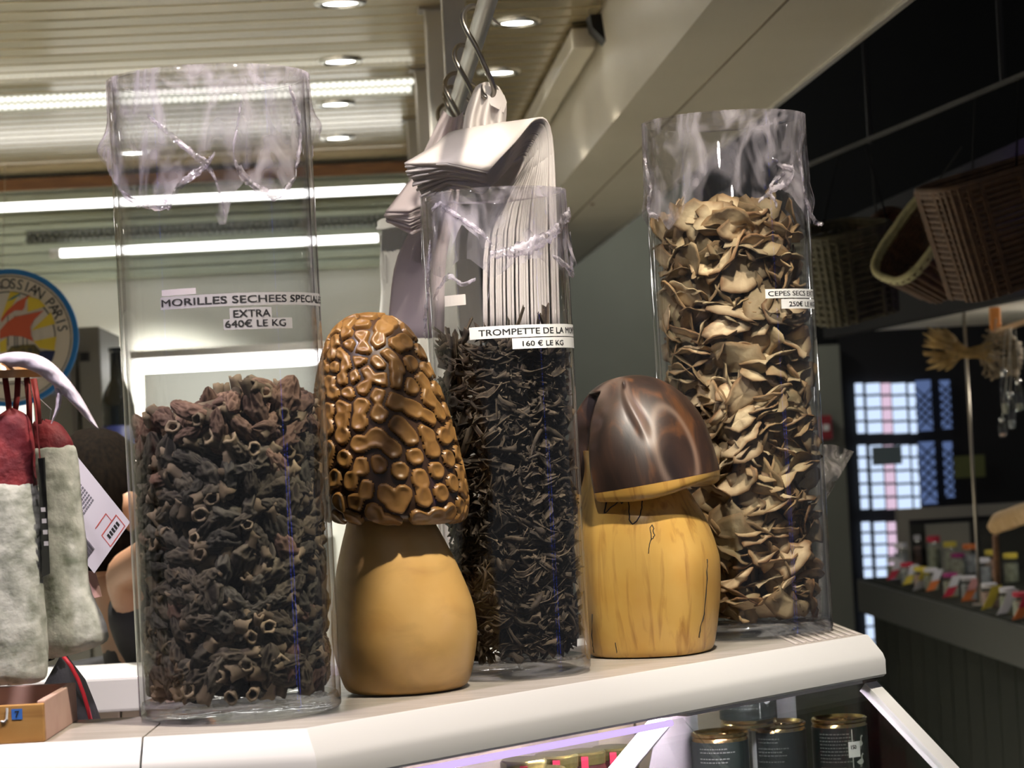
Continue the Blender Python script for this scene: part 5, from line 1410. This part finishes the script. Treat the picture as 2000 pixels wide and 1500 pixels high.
for (x0, x1, y0, y1) in ((1790, 1820, 742, 842), (1837, 1857, 742, 838), (1796, 1828, 862, 985), (1844, 1862, 862, 972)):
    pane(x0, y0, x1, y1, M_dim)
    xa, za = wq(x0, y1); xb, zb = wq(x1, y0); mb = MB(); n = 5
    for k in range(-2, 9):
        for sg_ in (1, -1):
            z0_ = za + (zb - za) * k / 6.0; z1_ = z0_ + (xb - xa) * 1.0
            p0 = Vector((xa if sg_ > 0 else xb, -.012, z0_)); p1 = Vector((xb if sg_ > 0 else xa, -.012, z1_))
            if p0.z > za - .005 and p1.z < zb + .005: mb.bar(p0, p1, .006, .008, (0, 1, 0))
    mb.build('lattice', MT['black'], wn)
for (x0, y0, x1, y1, m_, nm) in ((1703, 870, 1758, 909, pbr('grey_notice', (.12, .16, .18), .6, emit=(.12, .16, .18), estr=.0), 'grey_notice'), (1862, 888, 1920, 934, pbr('olive_notice', (.10, .11, .03), .6), 'olive_notice')):
    xa, za = wq(x0, y1); xb, zb = wq(x1, y0); MB().box(xa, xb, -.02, -.012, za, zb).build(nm, m_, wn)
# red box on the grey wall
t = empty('fire_alarm_box', PB(1610, 835, 9.069)); t.rotation_euler = (0, 0, _yaw); tag(t, 'small red box on the grey hall wall beside the cep vase', 'box')
MB().box(-.025, .025, -.03, .03, -.045, .045).build('case', pbr('alarm_red', (.25, .012, .02), .5), t, bevel=.004); MB().box(-.012, .012, -.034, -.03, -.012, .012).build('button', MT['paper'], t)
# ---- neighbour stall
NA = 1.476; CN = 1.105
GP = pbr('stall_green_grey', (.018, .020, .0165), .8, spec=.08, col2=(.022, .0235, .0195), nscale=3)
st = empty('stall_counter', RM(NA, 6.0, 0)); st.rotation_euler = (0, 0, _yaw); tag(st, 'dark green grey boarded counter of the neighbouring stall', 'counter')
MB().box(0, .75, -2.0, 1.10, CN - .04, CN).build('worktop', GP, st, bevel=.004)
MB().box(-.012, .0, -2.0, 1.10, CN - .10, CN - .004).build('edge_moulding', pbr('stall_edge', (.022, .023, .019), .6), st, bevel=.003)
for k in range(20): MB().box(.03, .05, -2.0 + k * .155, -2.0 + k * .155 + .150, .02, CN - .041).build('board', GP, st, bevel=.004)
MB().box(.05, .75, 1.08, 1.098, .02, CN - .041).build('end_board', GP, st)
MB().box(.052, .74, -1.99, 1.07, .0, .5).build('plinth', MT['hall_dark'], st)
# canopy fascia and ceiling
cn = empty('stall_canopy', RM(NA, 6.0, 0)); cn.rotation_euler = (0, 0, _yaw); tag(cn, 'dark fascia and pale ceiling of the neighbouring stall', 'canopy')
MB().box(-.05, .0, -2.2, 1.2, ZC + .222, ZC + .55).build('fascia', pbr('fascia_dark', (.02, .02, .021), .9, spec=.03), cn)
MB().box(.0, 2.2, -2.2, 1.2, ZC + .238, ZC + .27).build('ceiling_panel', pbr('canopy_cream', (.55, .52, .45), .6), cn)
MB().box(1.23, 1.27, .9, .94, 0, ZC + .238).build('support_post', MT['black'], cn)
MB().box(2.1, 2.14, -1.9, -1.86, 0, ZC + .238).build('support_post', MT['black'], cn)
l = light('POINT', 'assumed_neighbour_lamp', RM(NA + .45, 5.9, ZC + .19), 9, (1, .93, .82), None, .05)  # assumed lamp, unseen, lighting the stall ceiling from inside
lo_ = empty('stall_lamp', RM(NA + .30, 5.35, ZC + .228)); tag(lo_, 'small bright lamp under the neighbouring stall ceiling', 'lamp')
MB().lathe([(0, -.05), (.018, -.045), (.02, -.02), (.012, 0), (0, 0)], 14).build('bulb', emis('small_bulb', (.8, .92, 1), 8), lo_, True); MB().lathe([(0, 0), (.014, 0), (.014, .009), (0, .009)], 12).build('socket', MT['black'], lo_)
# slim steel pole
t = empty('slim_pole', PB(1912, 1130, 5.9)); t.location.z = CN; tag(t, 'slim steel pole rising from the neighbouring counter', 'pole')
zt = ZC + .2375 - CN
MB().tube([(0, 0, 0), (0, 0, zt)], .004, 10).build('pole', MT['dark_steel'], t, True); MB().lathe([(0, 0), (.02, 0), (.02, .004), (0, .004)], 14).build('foot', MT['steel'], t)
# jars with coloured ribbons
M_jar = thin_glass('jar_glass', (.95, .97, .96), (.7, .75, .75), .06, .03)
tagc = {'red': (.45, .015, .05), 'yellow': (.62, .50, .06), 'orange': (.62, .17, .04), 'purple': (.30, .02, .16), 'white': (.62, .62, .68), 'pink': (.60, .30, .30)}
TM = {k: pbr('tag_' + k, v, .6) for k, v in tagc.items()}
cont = [pbr('jar_fill_%d' % i, c_, .6, col2=tuple(x * .6 for x in c_), nscale=60) for i, c_ in enumerate(((.45, .45, .36), (.42, .44, .48), (.50, .32, .26), (.36, .38, .28)))]
def jar(px, py, b, lbl, tc1, tc2, lidc, h=.062, r=.021, ci=0):
    p_ = PZ(px, py, CN + .0008); 
    e = empty('glass_jar', p_); tag(e, lbl, 'jar', 'jars on the neighbouring counter'); e.rotation_euler = (0, 0, _yaw + rnd.uniform(-.2, .2))
    MB().lathe([(0, 0), (r * .95, 0), (r, .004), (r, h * .72), (r * .82, h * .82), (r * .8, h * .86)], 20).build('glass', M_jar, e, True, angle=50)
    MB().lathe([(0, .003), (r * .9, .003), (r * .9, h * .66), (0, h * .68)], 16).build('contents', cont[ci % 4], e, True, angle=50)
    MB().lathe([(0, h * .84), (r * .9, h * .84), (r * .92, h), (r * .85, h * 1.02), (0, h * 1.03)], 20).build('lid', TM[lidc], e, True, angle=50)
    for k, (cc, z0_, z1_) in enumerate(((tc1, .0, .030), (tc2, .026, .058))):
        mb = MB(); mb.prism([Vector((-r * 1.5 + .014 * k * 1.2, -.012 - .0 * k - r, z0_)), Vector((-r * 1.5 + .026 + .014 * k, -.012 - r, z0_ + .004)), Vector((-r * 1.5 + .044 + .012 * k, -.012 - r * .9, z1_)), Vector((-r * 1.5 + .018 + .012 * k, -.012 - r * .9, z1_ - .003))], (0, .0015, 0))
        mb.build('ribbon', TM[cc], e)
    return e
front = [(1738, 1131, 'red', 'white', 'white', 'jar at the far corner of the neighbouring counter, red and white ribbon'), (1766, 1141, 'yellow', 'white', 'red', 'jar with a yellow ribbon end and red lid near the counter corner'), (1792, 1151, 'white', 'yellow', 'yellow', 'jar with a yellow lid second behind the corner jars'),
         (1812, 1153, 'orange', 'white', 'white', 'jar with a bright orange tag, the one nearest the corner'), (1850, 1165, 'red', 'white', 'purple', 'jar with a crimson tag and purple lid'), (1886, 1172, 'orange', 'pink', 'white', 'jar with an orange tag between crimson and yellow ones'),
         (1926, 1188, 'yellow', 'yellow', 'white', 'jar with a long yellow tag right of the slim pole'), (1962, 1198, 'white', 'white', 'white', 'plain white jar right of the long yellow tag'), (1988, 1208, 'orange', 'red', 'red', 'jar with an orange and red tag at the picture edge')]
for i, (px, py, t1, t2, lc, lb) in enumerate(front): jar(px + 8, py, 0, lb, t1, t2, lc, .06, .021, i)
back = [(1762, 1116, 'white', 'pink', .085, 'tall mauve jar standing before the bright window'), (1792, 1108, 'white', 'white', .10, 'tall white-capped jar in the second row'), (1826, 1112, 'red', 'pink', .10, 'tall jar of pink contents with a red lid'), (1858, 1114, 'yellow', 'white', .085, 'jar with a yellow lid behind the crimson tag'),
        (1896, 1120, 'orange', 'white', .085, 'jar with an orange lid left of the slim pole'), (1940, 1130, 'yellow', 'yellow', .08, 'wide jar with a yellow lid right of the slim pole'), (1976, 1138, 'yellow', 'white', .08, 'second wide yellow-lidded jar near the picture edge'), (1872, 1122, 'purple', 'pink', .06, 'small purple-lidded jar in the second row'), (1922, 1140, 'white', 'white', .07, 'white jar right behind the long yellow tag')]
for i, (px, py, lc, t2, h, lb) in enumerate(back):
    e = jar(px, py, 0, lb, t2, t2, lc, h, .022, i + 1)
    for ch in list(e.children):
        if ch.name.startswith('ribbon'): bpy.data.objects.remove(ch)
# things behind: grey display frame, board, log
t = empty('display_stand', RM(1.95, 7.35, 0)); t.rotation_euler = (0, 0, _yaw); tag(t, 'grey display stand with a pale board behind the jars', 'stand')
def fq(px, py): a, b, z = rab(PB(px, py, 7.35)); return a - 1.95, z
xa, zt = fq(1752, 995); xb, _ = fq(2040, 985); GF = pbr('frame_grey', (.16, .155, .14), .6)
MB().box(xa, xa + .035, 0, .03, 0, zt).build('upright', GF, t); MB().box(xb, xb + .035, 0, .03, 0, zt).build('upright', GF, t); MB().box(xa, xb + .035, -.002, .032, zt - .035, zt).build('cross_bar', GF, t)
xc, zc_ = fq(1815, 1075); xd, zd = fq(1898, 1020); MB().box(xc, xd, .034, .04, zc_ - .25, zd).build('pale_board', pbr('board_grey', (.22, .215, .19), .6), t)
MB().box(xa + .036, xb - .001, .05, .06, .0, zt - .05).build('back_cloth', pbr('back_cloth', (.03, .032, .028), .8), t)
t = empty('split_log', PB(1965, 1040, 5.7)); tag(t, 'pale split log lying above the jars at the picture edge', 'log')
mb = MB(); n = 14; rows = []
A_ = P(1935, 1030, 5.9) - t.location; B_ = P(2060, 985, 5.4) - t.location
for i in range(12):
    f = i / 11; c_ = A_.lerp(B_, f); row = []
    for j in range(17):
        a = 2 * PI * j / 16; rr = .030 * (1 + .18 * mnoise.noise((math.cos(a) * 2, math.sin(a) * 2, f * 4))) * (1 if 0 < i < 11 else .55)
        if math.sin(a) < -.2: rr *= .72
        row.append(c_ + Vector((rr * math.cos(a) * .6, rr * math.cos(a) * .3, rr * math.sin(a))))
    row[-1] = row[0]; rows.append(row)
MB().grid(rows).build('wood', wood('log_wood', (.60, .42, .22), (.45, .28, .12), None, (1, 1, 1), 8, .5, .6, 0), t, True)
MB().tube([A_ + Vector((.01, .0, -.02)), Vector((A_.x + .01, A_.y + .02, CN - t.location.z))], .008, 8).build('prop_stick', MT['brown_wood'], t); MB().tube([B_ + Vector((-.02, .0, -.01)), Vector((B_.x - .02, B_.y + .02, CN - t.location.z))], .008, 8).build('prop_stick', MT['brown_wood'], t)
# orange bracket and rod
t = empty('orange_bracket', PB(1942, 600, 5.9)); t.location.z = ZC + .2375; tag(t, 'orange wooden bracket and rod under the neighbouring ceiling', 'bracket')
OW = pbr('orange_wood', (.62, .24, .05), .45)
MB().box(-.012, .012, -.012, .012, -.085, 0).build('upright', OW, t, bevel=.002); MB().bar((0, 0, -.06), P(2060, 610, 5.6) - t.location + Vector((0, 0, 0)), .010, .012).build('rod', pbr('pale_rod', (.62, .42, .25), .5), t)
# wheat bundle
t = empty('wheat_bundle', PB(1960, 690, 5.8)); tag(t, 'dried wheat bundle hanging sideways under the orange bracket', 'bundle'); r_ = random.Random(9)
WM = pbr('wheat_straw', (.52, .36, .14), .7, col2=(.36, .23, .08), nscale=30)
K0 = local(t, 1890, 690, 5.78); mb = MB(); me_ear = MB()
for k in range(46):
    e_ = local(t, 1800 + r_.uniform(0, 50), 665 + r_.uniform(-28, 62) , 5.78 + r_.uniform(-.06, .06)); s_ = local(t, 1935 + r_.uniform(-8, 8), 690 + r_.uniform(-22, 22), 5.78 + r_.uniform(-.03, .03))
    mid = K0 + Vector((0, r_.uniform(-.012, .012), r_.uniform(-.012, .012)))
    mb.tube([s_, mid, mid.lerp(e_, .6)], .0013, 4); me_ear.tube([mid.lerp(e_, .5), mid.lerp(e_, .75), e_], [.003, .0052, .0008], 5)
o = mb.build('straw', WM, t, True); o['kind'] = 'stuff'; o = me_ear.build('ears', WM, t, True); o['kind'] = 'stuff'
mb = MB()
for k in range(160):
    a = r_.uniform(0, 2 * PI); b_ = r_.uniform(-.9, .9); rr = .055
    c_ = Vector((rr * math.cos(a) * math.sqrt(1 - b_ * b_) * .8, rr * math.sin(a) * math.sqrt(1 - b_ * b_) * .6, rr * b_)); q = c_ + Vector((-.02 * math.sin(a), .015 * math.cos(a), r_.uniform(-.02, .01))) * 1.3
    mb.tube([c_ * .8, c_, q], .0032, 4)
o = mb.build('dried_tuft', pbr('grey_straw', (.36, .28, .18), .8, col2=(.22, .17, .11), nscale=30), t, True); o['kind'] = 'stuff'; o.location = local(t, 1955, 688, 5.78)
MB().tube([local(t, 1942, 650, 5.8), local(t, 1945, 622, 5.85)], .002, 6).build('string', MT['brown_wood'], t)
# hanging glass vials
for i, (px, py, h, lb) in enumerate(((1962, 762, 100, 'long clear glass vial hanging by the wheat bundle'), (1975, 800, 80, 'lower clear glass vial hanging beside the long one'), (1958, 835, 42, 'short glass vial hanging lowest under the wheat bundle'), (1990, 770, 70, 'clear glass vial hanging at the picture edge'))):
    d_ = 5.55 + .03 * i; t = empty('glass_vial', P(px, py, d_)); tag(t, lb, 'vial', 'hanging glass vials'); hh = h / F * d_ * .5
    MB().lathe([(0, -hh), (.008, -hh + .003), (.010, -hh * .5), (.010, hh * .3), (.005, hh * .6), (.006, hh * .68)], 14).build('glass', M_jar, t, True)
    MB().lathe([(0, -hh + .004), (.007, -hh + .006), (.008, -hh * .55), (0, -hh * .5)], 12).build('filling', cont[i], t, True); MB().lathe([(0, hh * .55), (.007, hh * .55), (.007, hh * .85), (0, hh * .85)], 12).build('cap', MT['chrome'], t, True)
    MB().tube([(0, 0, hh * .8), (.004, 0, hh * 1.6), P(1965 + 6 * i, 640, d_) - t.location], .0007, 4).build('thread', MT['steel'], t)
# ---- wicker baskets
def wicker(name, c1, c2):
    m, nt, out = newmat(name); L = nt.links.new; b = N(nt, 'ShaderNodeBsdfPrincipled'); b.inputs['Roughness'].default_value = .7
    oi = N(nt, 'ShaderNodeTexCoord'); nz = N(nt, 'ShaderNodeTexNoise', Scale=60, Detail=3); L(oi.outputs['Object'], nz.inputs['Vector'])
    rp = N(nt, 'ShaderNodeValToRGB'); rp.color_ramp.elements[0].color = c4(c1); rp.color_ramp.elements[1].color = c4(c2); rp.color_ramp.elements[0].position = .35; rp.color_ramp.elements[1].position = .65
    L(nz.outputs[0], rp.inputs[0]); L(rp.outputs[0], b.inputs['Base Color']); L(b.outputs[0], out.inputs[0]); return m
def basket(label, loc, rot, a, b, h, flare, mat, rimmat, nst=28, nrow=14, round_=.5, handle=False, cords=()):
    """woven basket: stakes, weavers that pass in front of and behind them, rim and base"""
    e = empty('wicker_basket', loc); e.rotation_euler = rot; tag(e, label, 'basket', 'wicker baskets in the hall')
    def sq(t_, z): 
        c_, s_ = math.cos(t_), math.sin(t_); k = 1 + flare * z / h
        return Vector((a * k * math.copysign(abs(c_) ** round_, c_), b * k * math.copysign(abs(s_) ** round_, s_), z))
    mb = MB()
    for k in range(nst): mb.tube([sq(2 * PI * (k + .5) / nst, 0) * 1.015, sq(2 * PI * (k + .5) / nst, h) * 1.015], .0062, 5)
    mb.build('stakes', mat, e)
    for r in range(nrow):
        pts_ = []; z = h * (r + .5) / nrow
        for k in range(nst * 2 + 1):
            t_ = 2 * PI * k / (nst * 2); p_ = sq(t_, z); n_ = Vector((p_.x, p_.y, 0)).normalized(); ph_ = math.cos(PI * (k / 2.0) + PI * r)
            pts_.append(p_ + n_ * .0055 * ph_ if k % 2 else p_)
        pts_[-1] = pts_[0]; MB().tube(pts_, h / nrow * .46, 5, False).build('weaver', mat, e)
    for off in (-.004, .004): MB().tube([sq(2 * PI * k / 60, h) + Vector((0, 0, off)) for k in range(61)], .007, 6, False).build('rim', rimmat, e, True)
    MB().prism([sq(2 * PI * k / 40, 0) for k in range(40)], (0, 0, .006)).build('base', mat, e)
    if handle: MB().tube([Vector((a * (1 + flare) * math.cos(PI * k / 16), 0, h + .16 * math.sin(PI * k / 16))) for k in range(17)], .007, 8).build('handle', rimmat, e, True)
    return e
KB1 = pbr
BG = wicker('grey_wicker', (.05, .044, .024), (.085, .075, .04)); BB = wicker('brown_wicker', (.055, .026, .011), (.09, .044, .018)); BP = wicker('pale_wicker', (.30, .28, .14), (.42, .38, .2))
p_ = P(1655, 618, 5.0)
basket('grey green square basket hanging left of the others behind the cep vase', p_, (math.radians(8), math.radians(-11), math.radians(25)), .085, .085, .18, .10, BG, BG, 24, 13, .45)
p_ = P(1880, 470, 4.5)
basket('large wicker basket with a pale rim lying on its side in the hall', P(1860, 515, 4.75), (math.radians(22), math.radians(-52), math.radians(0)), .085, .075, .10, .22, BB, BP, 30, 12, .6)
basket('broad brown wicker hamper at the picture edge over the purple light', P(2005, 548, 4.30), (math.radians(6), math.radians(-14), math.radians(8)), .125, .09, .20, .08, BB, BB, 30, 18, .4)
basket('round reddish basket half hidden behind the others', P(1712, 480, 5.5), (math.radians(80), 0, math.radians(30)), .055, .055, .07, .2, wicker('red_wicker', (.12, .04, .025), (.2, .08, .05)), BB, 20, 8, 1.0)
# ceiling hooks / rods that carry the baskets
t = empty('basket_rack', RM(1.1, 4.7, 2.3)); t.rotation_euler = (0, 0, _yaw); tag(t, 'dark rods and cords carrying the wicker baskets', 'rack')
def rl(p_): q = p_ - t.location; return Vector((q.dot(RU), q.dot(RD), q.z))
MB().bar(rl(P(1560, 330, 5.2)), rl(P(2060, 120, 3.9)), 
.008, .008).build('rod', pbr('rack_dark', (.012, .012, .011), .7), t)
for (x0, y0, d0, x1, y1, d1) in ((1605, 452, 5.0, 1640, 292, 5.05), (1735, 436, 5.0, 1690, 285, 4.9), (1800, 400, 4.55, 1880, 285, 4.45), (1985, 330, 4.35, 1990, 150, 4.2), (1712, 430, 5.5, 1700, 300, 5.2), (1900, 330, 4.4, 1905, 185, 4.3)):
    MB().tube([rl(P(x0, y0, d0)), rl(P(x1, y1, d1))], .002, 6).build('cord', MT['hall_dark'], t)
for k in (.3, 4.4): pass
MB().tube([rl(P(1700, 280, 4.85)), rl(Vector((P(1700, 280, 4.85).x, 4.85, 3.4)))], .006, 6).build('hanger', MT['black'], t); MB().tube([rl(P(1960, 165, 4.2)), rl(Vector((P(1960, 165, 4.2).x, 4.2, 3.4)))], .006, 6).build('hanger', MT['black'], t)
# assumed purple neon with an added spot, and unseen fill lamps added to light the dark hall
t = empty('assumed_purple_neon', RM(1.40, 4.55, ZC + .26)); tag(t, 'assumed purple neon tube under the hamper on the canopy fascia', 'assumed neon light'); t.rotation_euler = (0, 0, _yaw)
MB().tube([(0, -.2, 0), (0, .2, 0)], .006, 10).build('tube', emis('assumed_purple_neon', (.30, .06, 1), 2.5), t, True); MB().box(-.01, .01, -.27, .27, .008, .02).build('holder', MT['black'], t)
light('SPOT', 'added_purple_spot', RM(1.25, 4.62, ZC + .26), 10, (.30, .05, 1), RM(1.426, 4.90, ZC + .40), .02, 62, .6)  # added spot that throws the purple glow onto the fascia
light('POINT', 'hall_fill', RM(.95, 8.2, 2.45), 15, (1, 1, .93), None, .12)
light('POINT', 'hall_fill', RM(1.0, 3.4, 2.9), 2, (1, .95, .85), None, .12)

# ================================================================== DISPLAY CASE UNDER THE COUNTER
zb0 = CT - BD - VD
sd_out = nR
e = empty('display_case', Vector((cp0 + cp1) / 2 * 1.0)); e.location.z = 0; tag(e, 'glass display case with slanted front under the angled counter', 'display case')
O_ = e.location
def cs(s_, o_, z): return cp0 + dirR * s_ + nR * o_ + Vector((0, 0, z - CT)) - O_
LR = (cp1 - cp0).length
for (s0, s1) in ((.0, LR * .60), (LR * .605, LR * .985)):
    q = [cs(s0, .004, zb0 - .006), cs(s1, .004, zb0 - .006), cs(s1, .46, zb0 - .006 - .40), cs(s0, .46, zb0 - .406)]
    MB().prism(q, Vector((0, 0, -.006))).build('front_pane', MT['case_glass'], e)
MB().bar(cs(LR * .985, .002, zb0 - .01), cs(LR * .985, .46, zb0 - .41), .022, .012).build('end_bar', MT['enamel'], e)
# end pane
MB().prism([cs(LR * 1.0, -.30, zb0 - .004), cs(LR * 1.0, .006, zb0 - .004), cs(LR * 1.0, .46, zb0 - .41), cs(LR * 1.0, -.30, zb0 - .41)], dirR * .006).build('end_pane', MT['case_glass'], e)
MB().bar(cs(LR * .60, .0, zb0 - .0025), cs(LR * .96, .0, zb0 - .0025), .02, .004).build('upper_rail', MT['steel'], e)
MB().tube([cs(.02, .010, zb0 - .008), cs(LR * .57, .010, zb0 - .008)], .0035, 8).build('pink_tube', emis('pink_tube', (.70, .52, 1), 1.1), e, True)
MB().tube([cs(LR * .50, -.09, CT - .024), cs(LR * .95, -.09, CT - .024)], .006, 8).build('pink_tube', emis('assumed_pink_tube', (1, .80, 1), 190), e, True)  # assumed second tube, unseen, lighting the inside of the case
# divider bar and white inner panel
A_ = P(1292, 1408, 2.62) - O_; B_ = P(1140, 1590, 2.50) - O_
MB().bar(A_, B_, .022, .012, (0, -1, .3)).build('divider_bar', MT['enamel'], e, bevel=.002)
MB().prism([P(x, y, d_) - O_ for x, y, d_ in ((1285, 1405, 2.80), (1362, 1392, 2.95), (1372, 1600, 2.95), (1250, 1600, 2.78))], RD * .004).build('white_panel', MT['enamel'], e)
MB().prism([cs(.0, -.04, 1.118), cs(LR * .99, -.04, 1.118), cs(LR * .99, -.42, 1.118), cs(.0, -.34, 1.118)], (0, 0, -.012)).build('shelf', pbr('case_shelf', (.22, .19, .15), .3), e)
MB().prism([cs(.0, .46, .86), cs(LR * 1.0, .46, .86), cs(LR * 1.0, -.42, .86), cs(.0, -.34, .86)], (0, 0, -.86)).build('base_cabinet', MT['enamel'], e)
MB().prism([cs(.0, -.35, .86), cs(LR * 1.0, -.43, .86), cs(LR * 1.0, -.44, .86), cs(.0, -.36, .86)], (0, 0, .42)).build('back_panel', pbr('case_back', (.38, .35, .27), .5), e)
# left part of the counter stands on a plain cabinet
t = empty('counter_cabinet', Vector((-.75, yF + .1, 0))); tag(t, 'plain white cabinet under the left counter section', 'cabinet')
MB().box(-.55, .40, -.10, .06, 0, zb0 - .001).build('body', MT['enamel'], t); MB().box(-.5, .35, -.112, -.1005, .08, zb0 - .06).build('front_panel', MT['enamel'], t, bevel=.004)
# cans
M_can = pbr('can_label_green', (.010, .016, .013), .35, col2=(.016, .024, .019), nscale=20)
def goose(mb, R, th, z, s):
    pts_ = [(-.5, .0), (-.2, -.28), (.25, -.3), (.5, -.1), (.42, .12), (.30, .30), (.34, .62), (.46, .72), (.62, .66), (.44, .86), (.28, .84), (.16, .62), (.14, .30), (-.1, .22)]
    mb.add([Vector((R * math.cos(th + x * s / R), R * math.sin(th + x * s / R), z + y * s)) for x, y in pts_], [tuple(range(len(pts_)))])
    for lx in (-.02, .14): mb.add([Vector((R * math.cos(th + x * s / R), R * math.sin(th + x * s / R), z + y * s)) for x, y in ((lx, -.28), (lx + .05, -.28), (lx + .05, -.62), (lx, -.62))], [(0, 1, 2, 3)])
def can(px, py, ztop, lb, rz, R=.0335, h=.108, gx=.95, sticker=None, flip=False):
    p_ = PZ(px, py, ztop); p_.z = ztop - h
    t = empty('tin_can', p_, campos(p_) + rz); tag(t, lb, 'can', 'tin cans in the display case')
    MB().lathe([(0, .002), (R - .003, .002), (R - .001, 0), (R + .0008, .001), (R + .0008, .004), (R - .001, .006), (R, .009), (R, h - .009), (R - .001, h - .006), (R + .0008, h - .004), (R + .0008, h - .001), (R - .001, h), (R - .004, h - .003), (R - .012, h - .0035), (0, h - .003)], 48).build('tin_body', MT['gold'], t, True, angle=35)
    MB().lathe([(R + .0004, .010), (R + .0007, .010), (R + .0007, h - .010), (R + .0004, h - .010)], 48, close=True).build('paper_label', M_can, t, True, angle=40)
    r_ = random.Random(int(px)); mb = MB(); z = h - .018
    while z > .02:
        th_ = -.78; end = r_.uniform(-.1, .5)
        while th_ < end:
            w_ = r_.uniform(.04, .13); mb.add([Vector(((R + .0012) * math.cos(a_), (R + .0012) * math.sin(a_), z_)) for a_, z_ in ((th_, z), (th_ + w_, z), (th_ + w_, z + .0014), (th_, z + .0014))], [(0, 1, 2, 3)]); th_ += w_ + .025
        z -= r_.choice([.0042, .0042, .0075])
    mb.build('fine_print', pbr('fine_print', (.16, .17, .15), .6) if 'fine_print' not in bpy.data.materials else bpy.data.materials['fine_print'], t)
    mb = MB(); mb.add([Vector(((R + .0012) * math.cos(a_), (R + .0012) * math.sin(a_), z_)) for a_, z_ in ((gx - .20, .012), (gx - .165, .012), (gx - .165, h - .012), (gx - .20, h - .012))], [(0, 1, 2, 3)])
    z = h - .030
    while z > .02: goose(mb, R + .0013, gx + .12, z, .0115); z -= .022
    mb.build('goose_motif', pbr('goose_white', (.50, .52, .48), .6) if 'goose_white' not in bpy.data.materials else bpy.data.materials['goose_white'], t)
    if sticker:
        strip(t, R + .0016, gx - .34, sticker, .016, .019, MT['paper'], '150', .007, .003, .010, .8, .0001, 0, 'price_sticker')
    MB().tube([Vector((.004, 0, h - .002)), Vector((.016, 0, h - .001)), Vector((.020, .006, h - .001)), Vector((.014, .010, h - .001))], .0012, 6).build('ring_pull', MT['gold'], t, True)
    return t
ZT = 1.229
can(1405, 1428, ZT, 'dark green tin can, the leftmost standing in the display case', .0, gx=1.5)
can(1518, 1409, ZT, 'dark green tin can between the two others in the display case', .0, gx=1.7)
can(1638, 1400, ZT, 'dark green tin can with a goose motif and price sticker in the case', .0, gx=.62, sticker=.062)
sc_ = can(1470, 1420, ZT, 'tin can stacked on top of the other two in the display case', .0, h=.106, gx=.62)
q_ = (bpy.data.objects['tin_can'].location + bpy.data.objects['tin_can.001'].location) / 2; sc_.location = (q_.x, q_.y, ZT + .0006)
strip(bpy.data.objects['tin_can.001'], .0352, -1.15, .02, .010, .080, MT['paper'], name='white_band')
t = empty('white_card', P(1537, 1395, 3.02)); t.location.z = 1.119; tag(t, 'white paper card standing behind the stacked can', 'card')
za = P(1537, 1358, 3.02).z - 1.119
MB().box(-.012, .012, 0, .002, 0, za).build('card', MT['paper'], t); MB().box(-.012, .012, .002, .04, 0, .002).build('card_foot', MT['paper'], t)
# jars of dark preserve left in the case
M_pres = pbr('dark_preserve', (.06, .012, .010), .3, col2=(.02, .006, .006), nscale=40)
for i, (px, py, d_, lb) in enumerate(((1022, 1482, 2.56, 'preserve jar with a gold lid and red seal, left in the case'), (1085, 1472, 2.66, 'preserve jar with a broad greenish gold lid in the case'), (1140, 1466, 2.74, 'preserve jar with a gold lid beside the divider bar'), (1195, 1458, 2.82, 'preserve jar half behind the white divider bar'), (1060, 1500, 2.52, 'front preserve jar low in the display case'))):
    p_ = P(px, py, d_); zt_ = p_.z; t = empty('preserve_jar', (p_.x, p_.y, 1.119)); hh = max(.05, zt_ - 1.119); tag(t, lb, 'jar', 'preserve jars in the display case')
    MB().lathe([(0, 0), (.024, 0), (.026, .004), (.026, hh * .8), (.022, hh * .9), (.022, hh * .93)], 24).build('jar_body', M_pres, t, True, angle=40)
    MB().lathe([(.0225, hh * .88), (.0245, hh * .88), (.025, hh * .98), (.023, hh), (0, hh)], 24).build('lid', pbr('lid_gold', (.45, .40, .14), .25, .9) if i == 0 else bpy.data.materials['lid_gold'], t, True, angle=40)
    MB().box(-.004, .004, -.0275, -.026, hh * .5, hh * .97).build('red_seal', TM['red'], t)

# assumed blue neon tubes, unseen, off to the side and behind the viewer (added to show as thin blue lines in the glass)
for i, (loc, lb) in enumerate((((2.3, 1.7, 1.55), 'assumed unseen upright blue neon tube on the other side of the aisle'), ((.95, -1.6, 1.6), 'assumed unseen upright blue neon tube further back along the aisle'))):
    t = empty('assumed_blue_neon', (loc[0], loc[1], 0)); tag(t, lb, 'assumed neon light', 'assumed blue neon tubes')
    MB().tube([(0, 0, 1.0), (0, 0, 2.0)], .012, 10).build('tube', emis('assumed_blue_neon_%d' % i, (.05, .12, 1), 10), t, True)
    MB().box(-.02, .02, .014, .034, .0, 2.05).build('holder', MT['black'], t); MB().box(-.1, .1, -.1, .1, 0, .01).build('foot', MT['black'], t)

for _m in bpy.data.materials:
    if _m.name.startswith(('daylight_pane', 'pink_pane', 'dim_pane', 'assumed_blue_neon')): _m.cycles.emission_sampling = 'NONE'
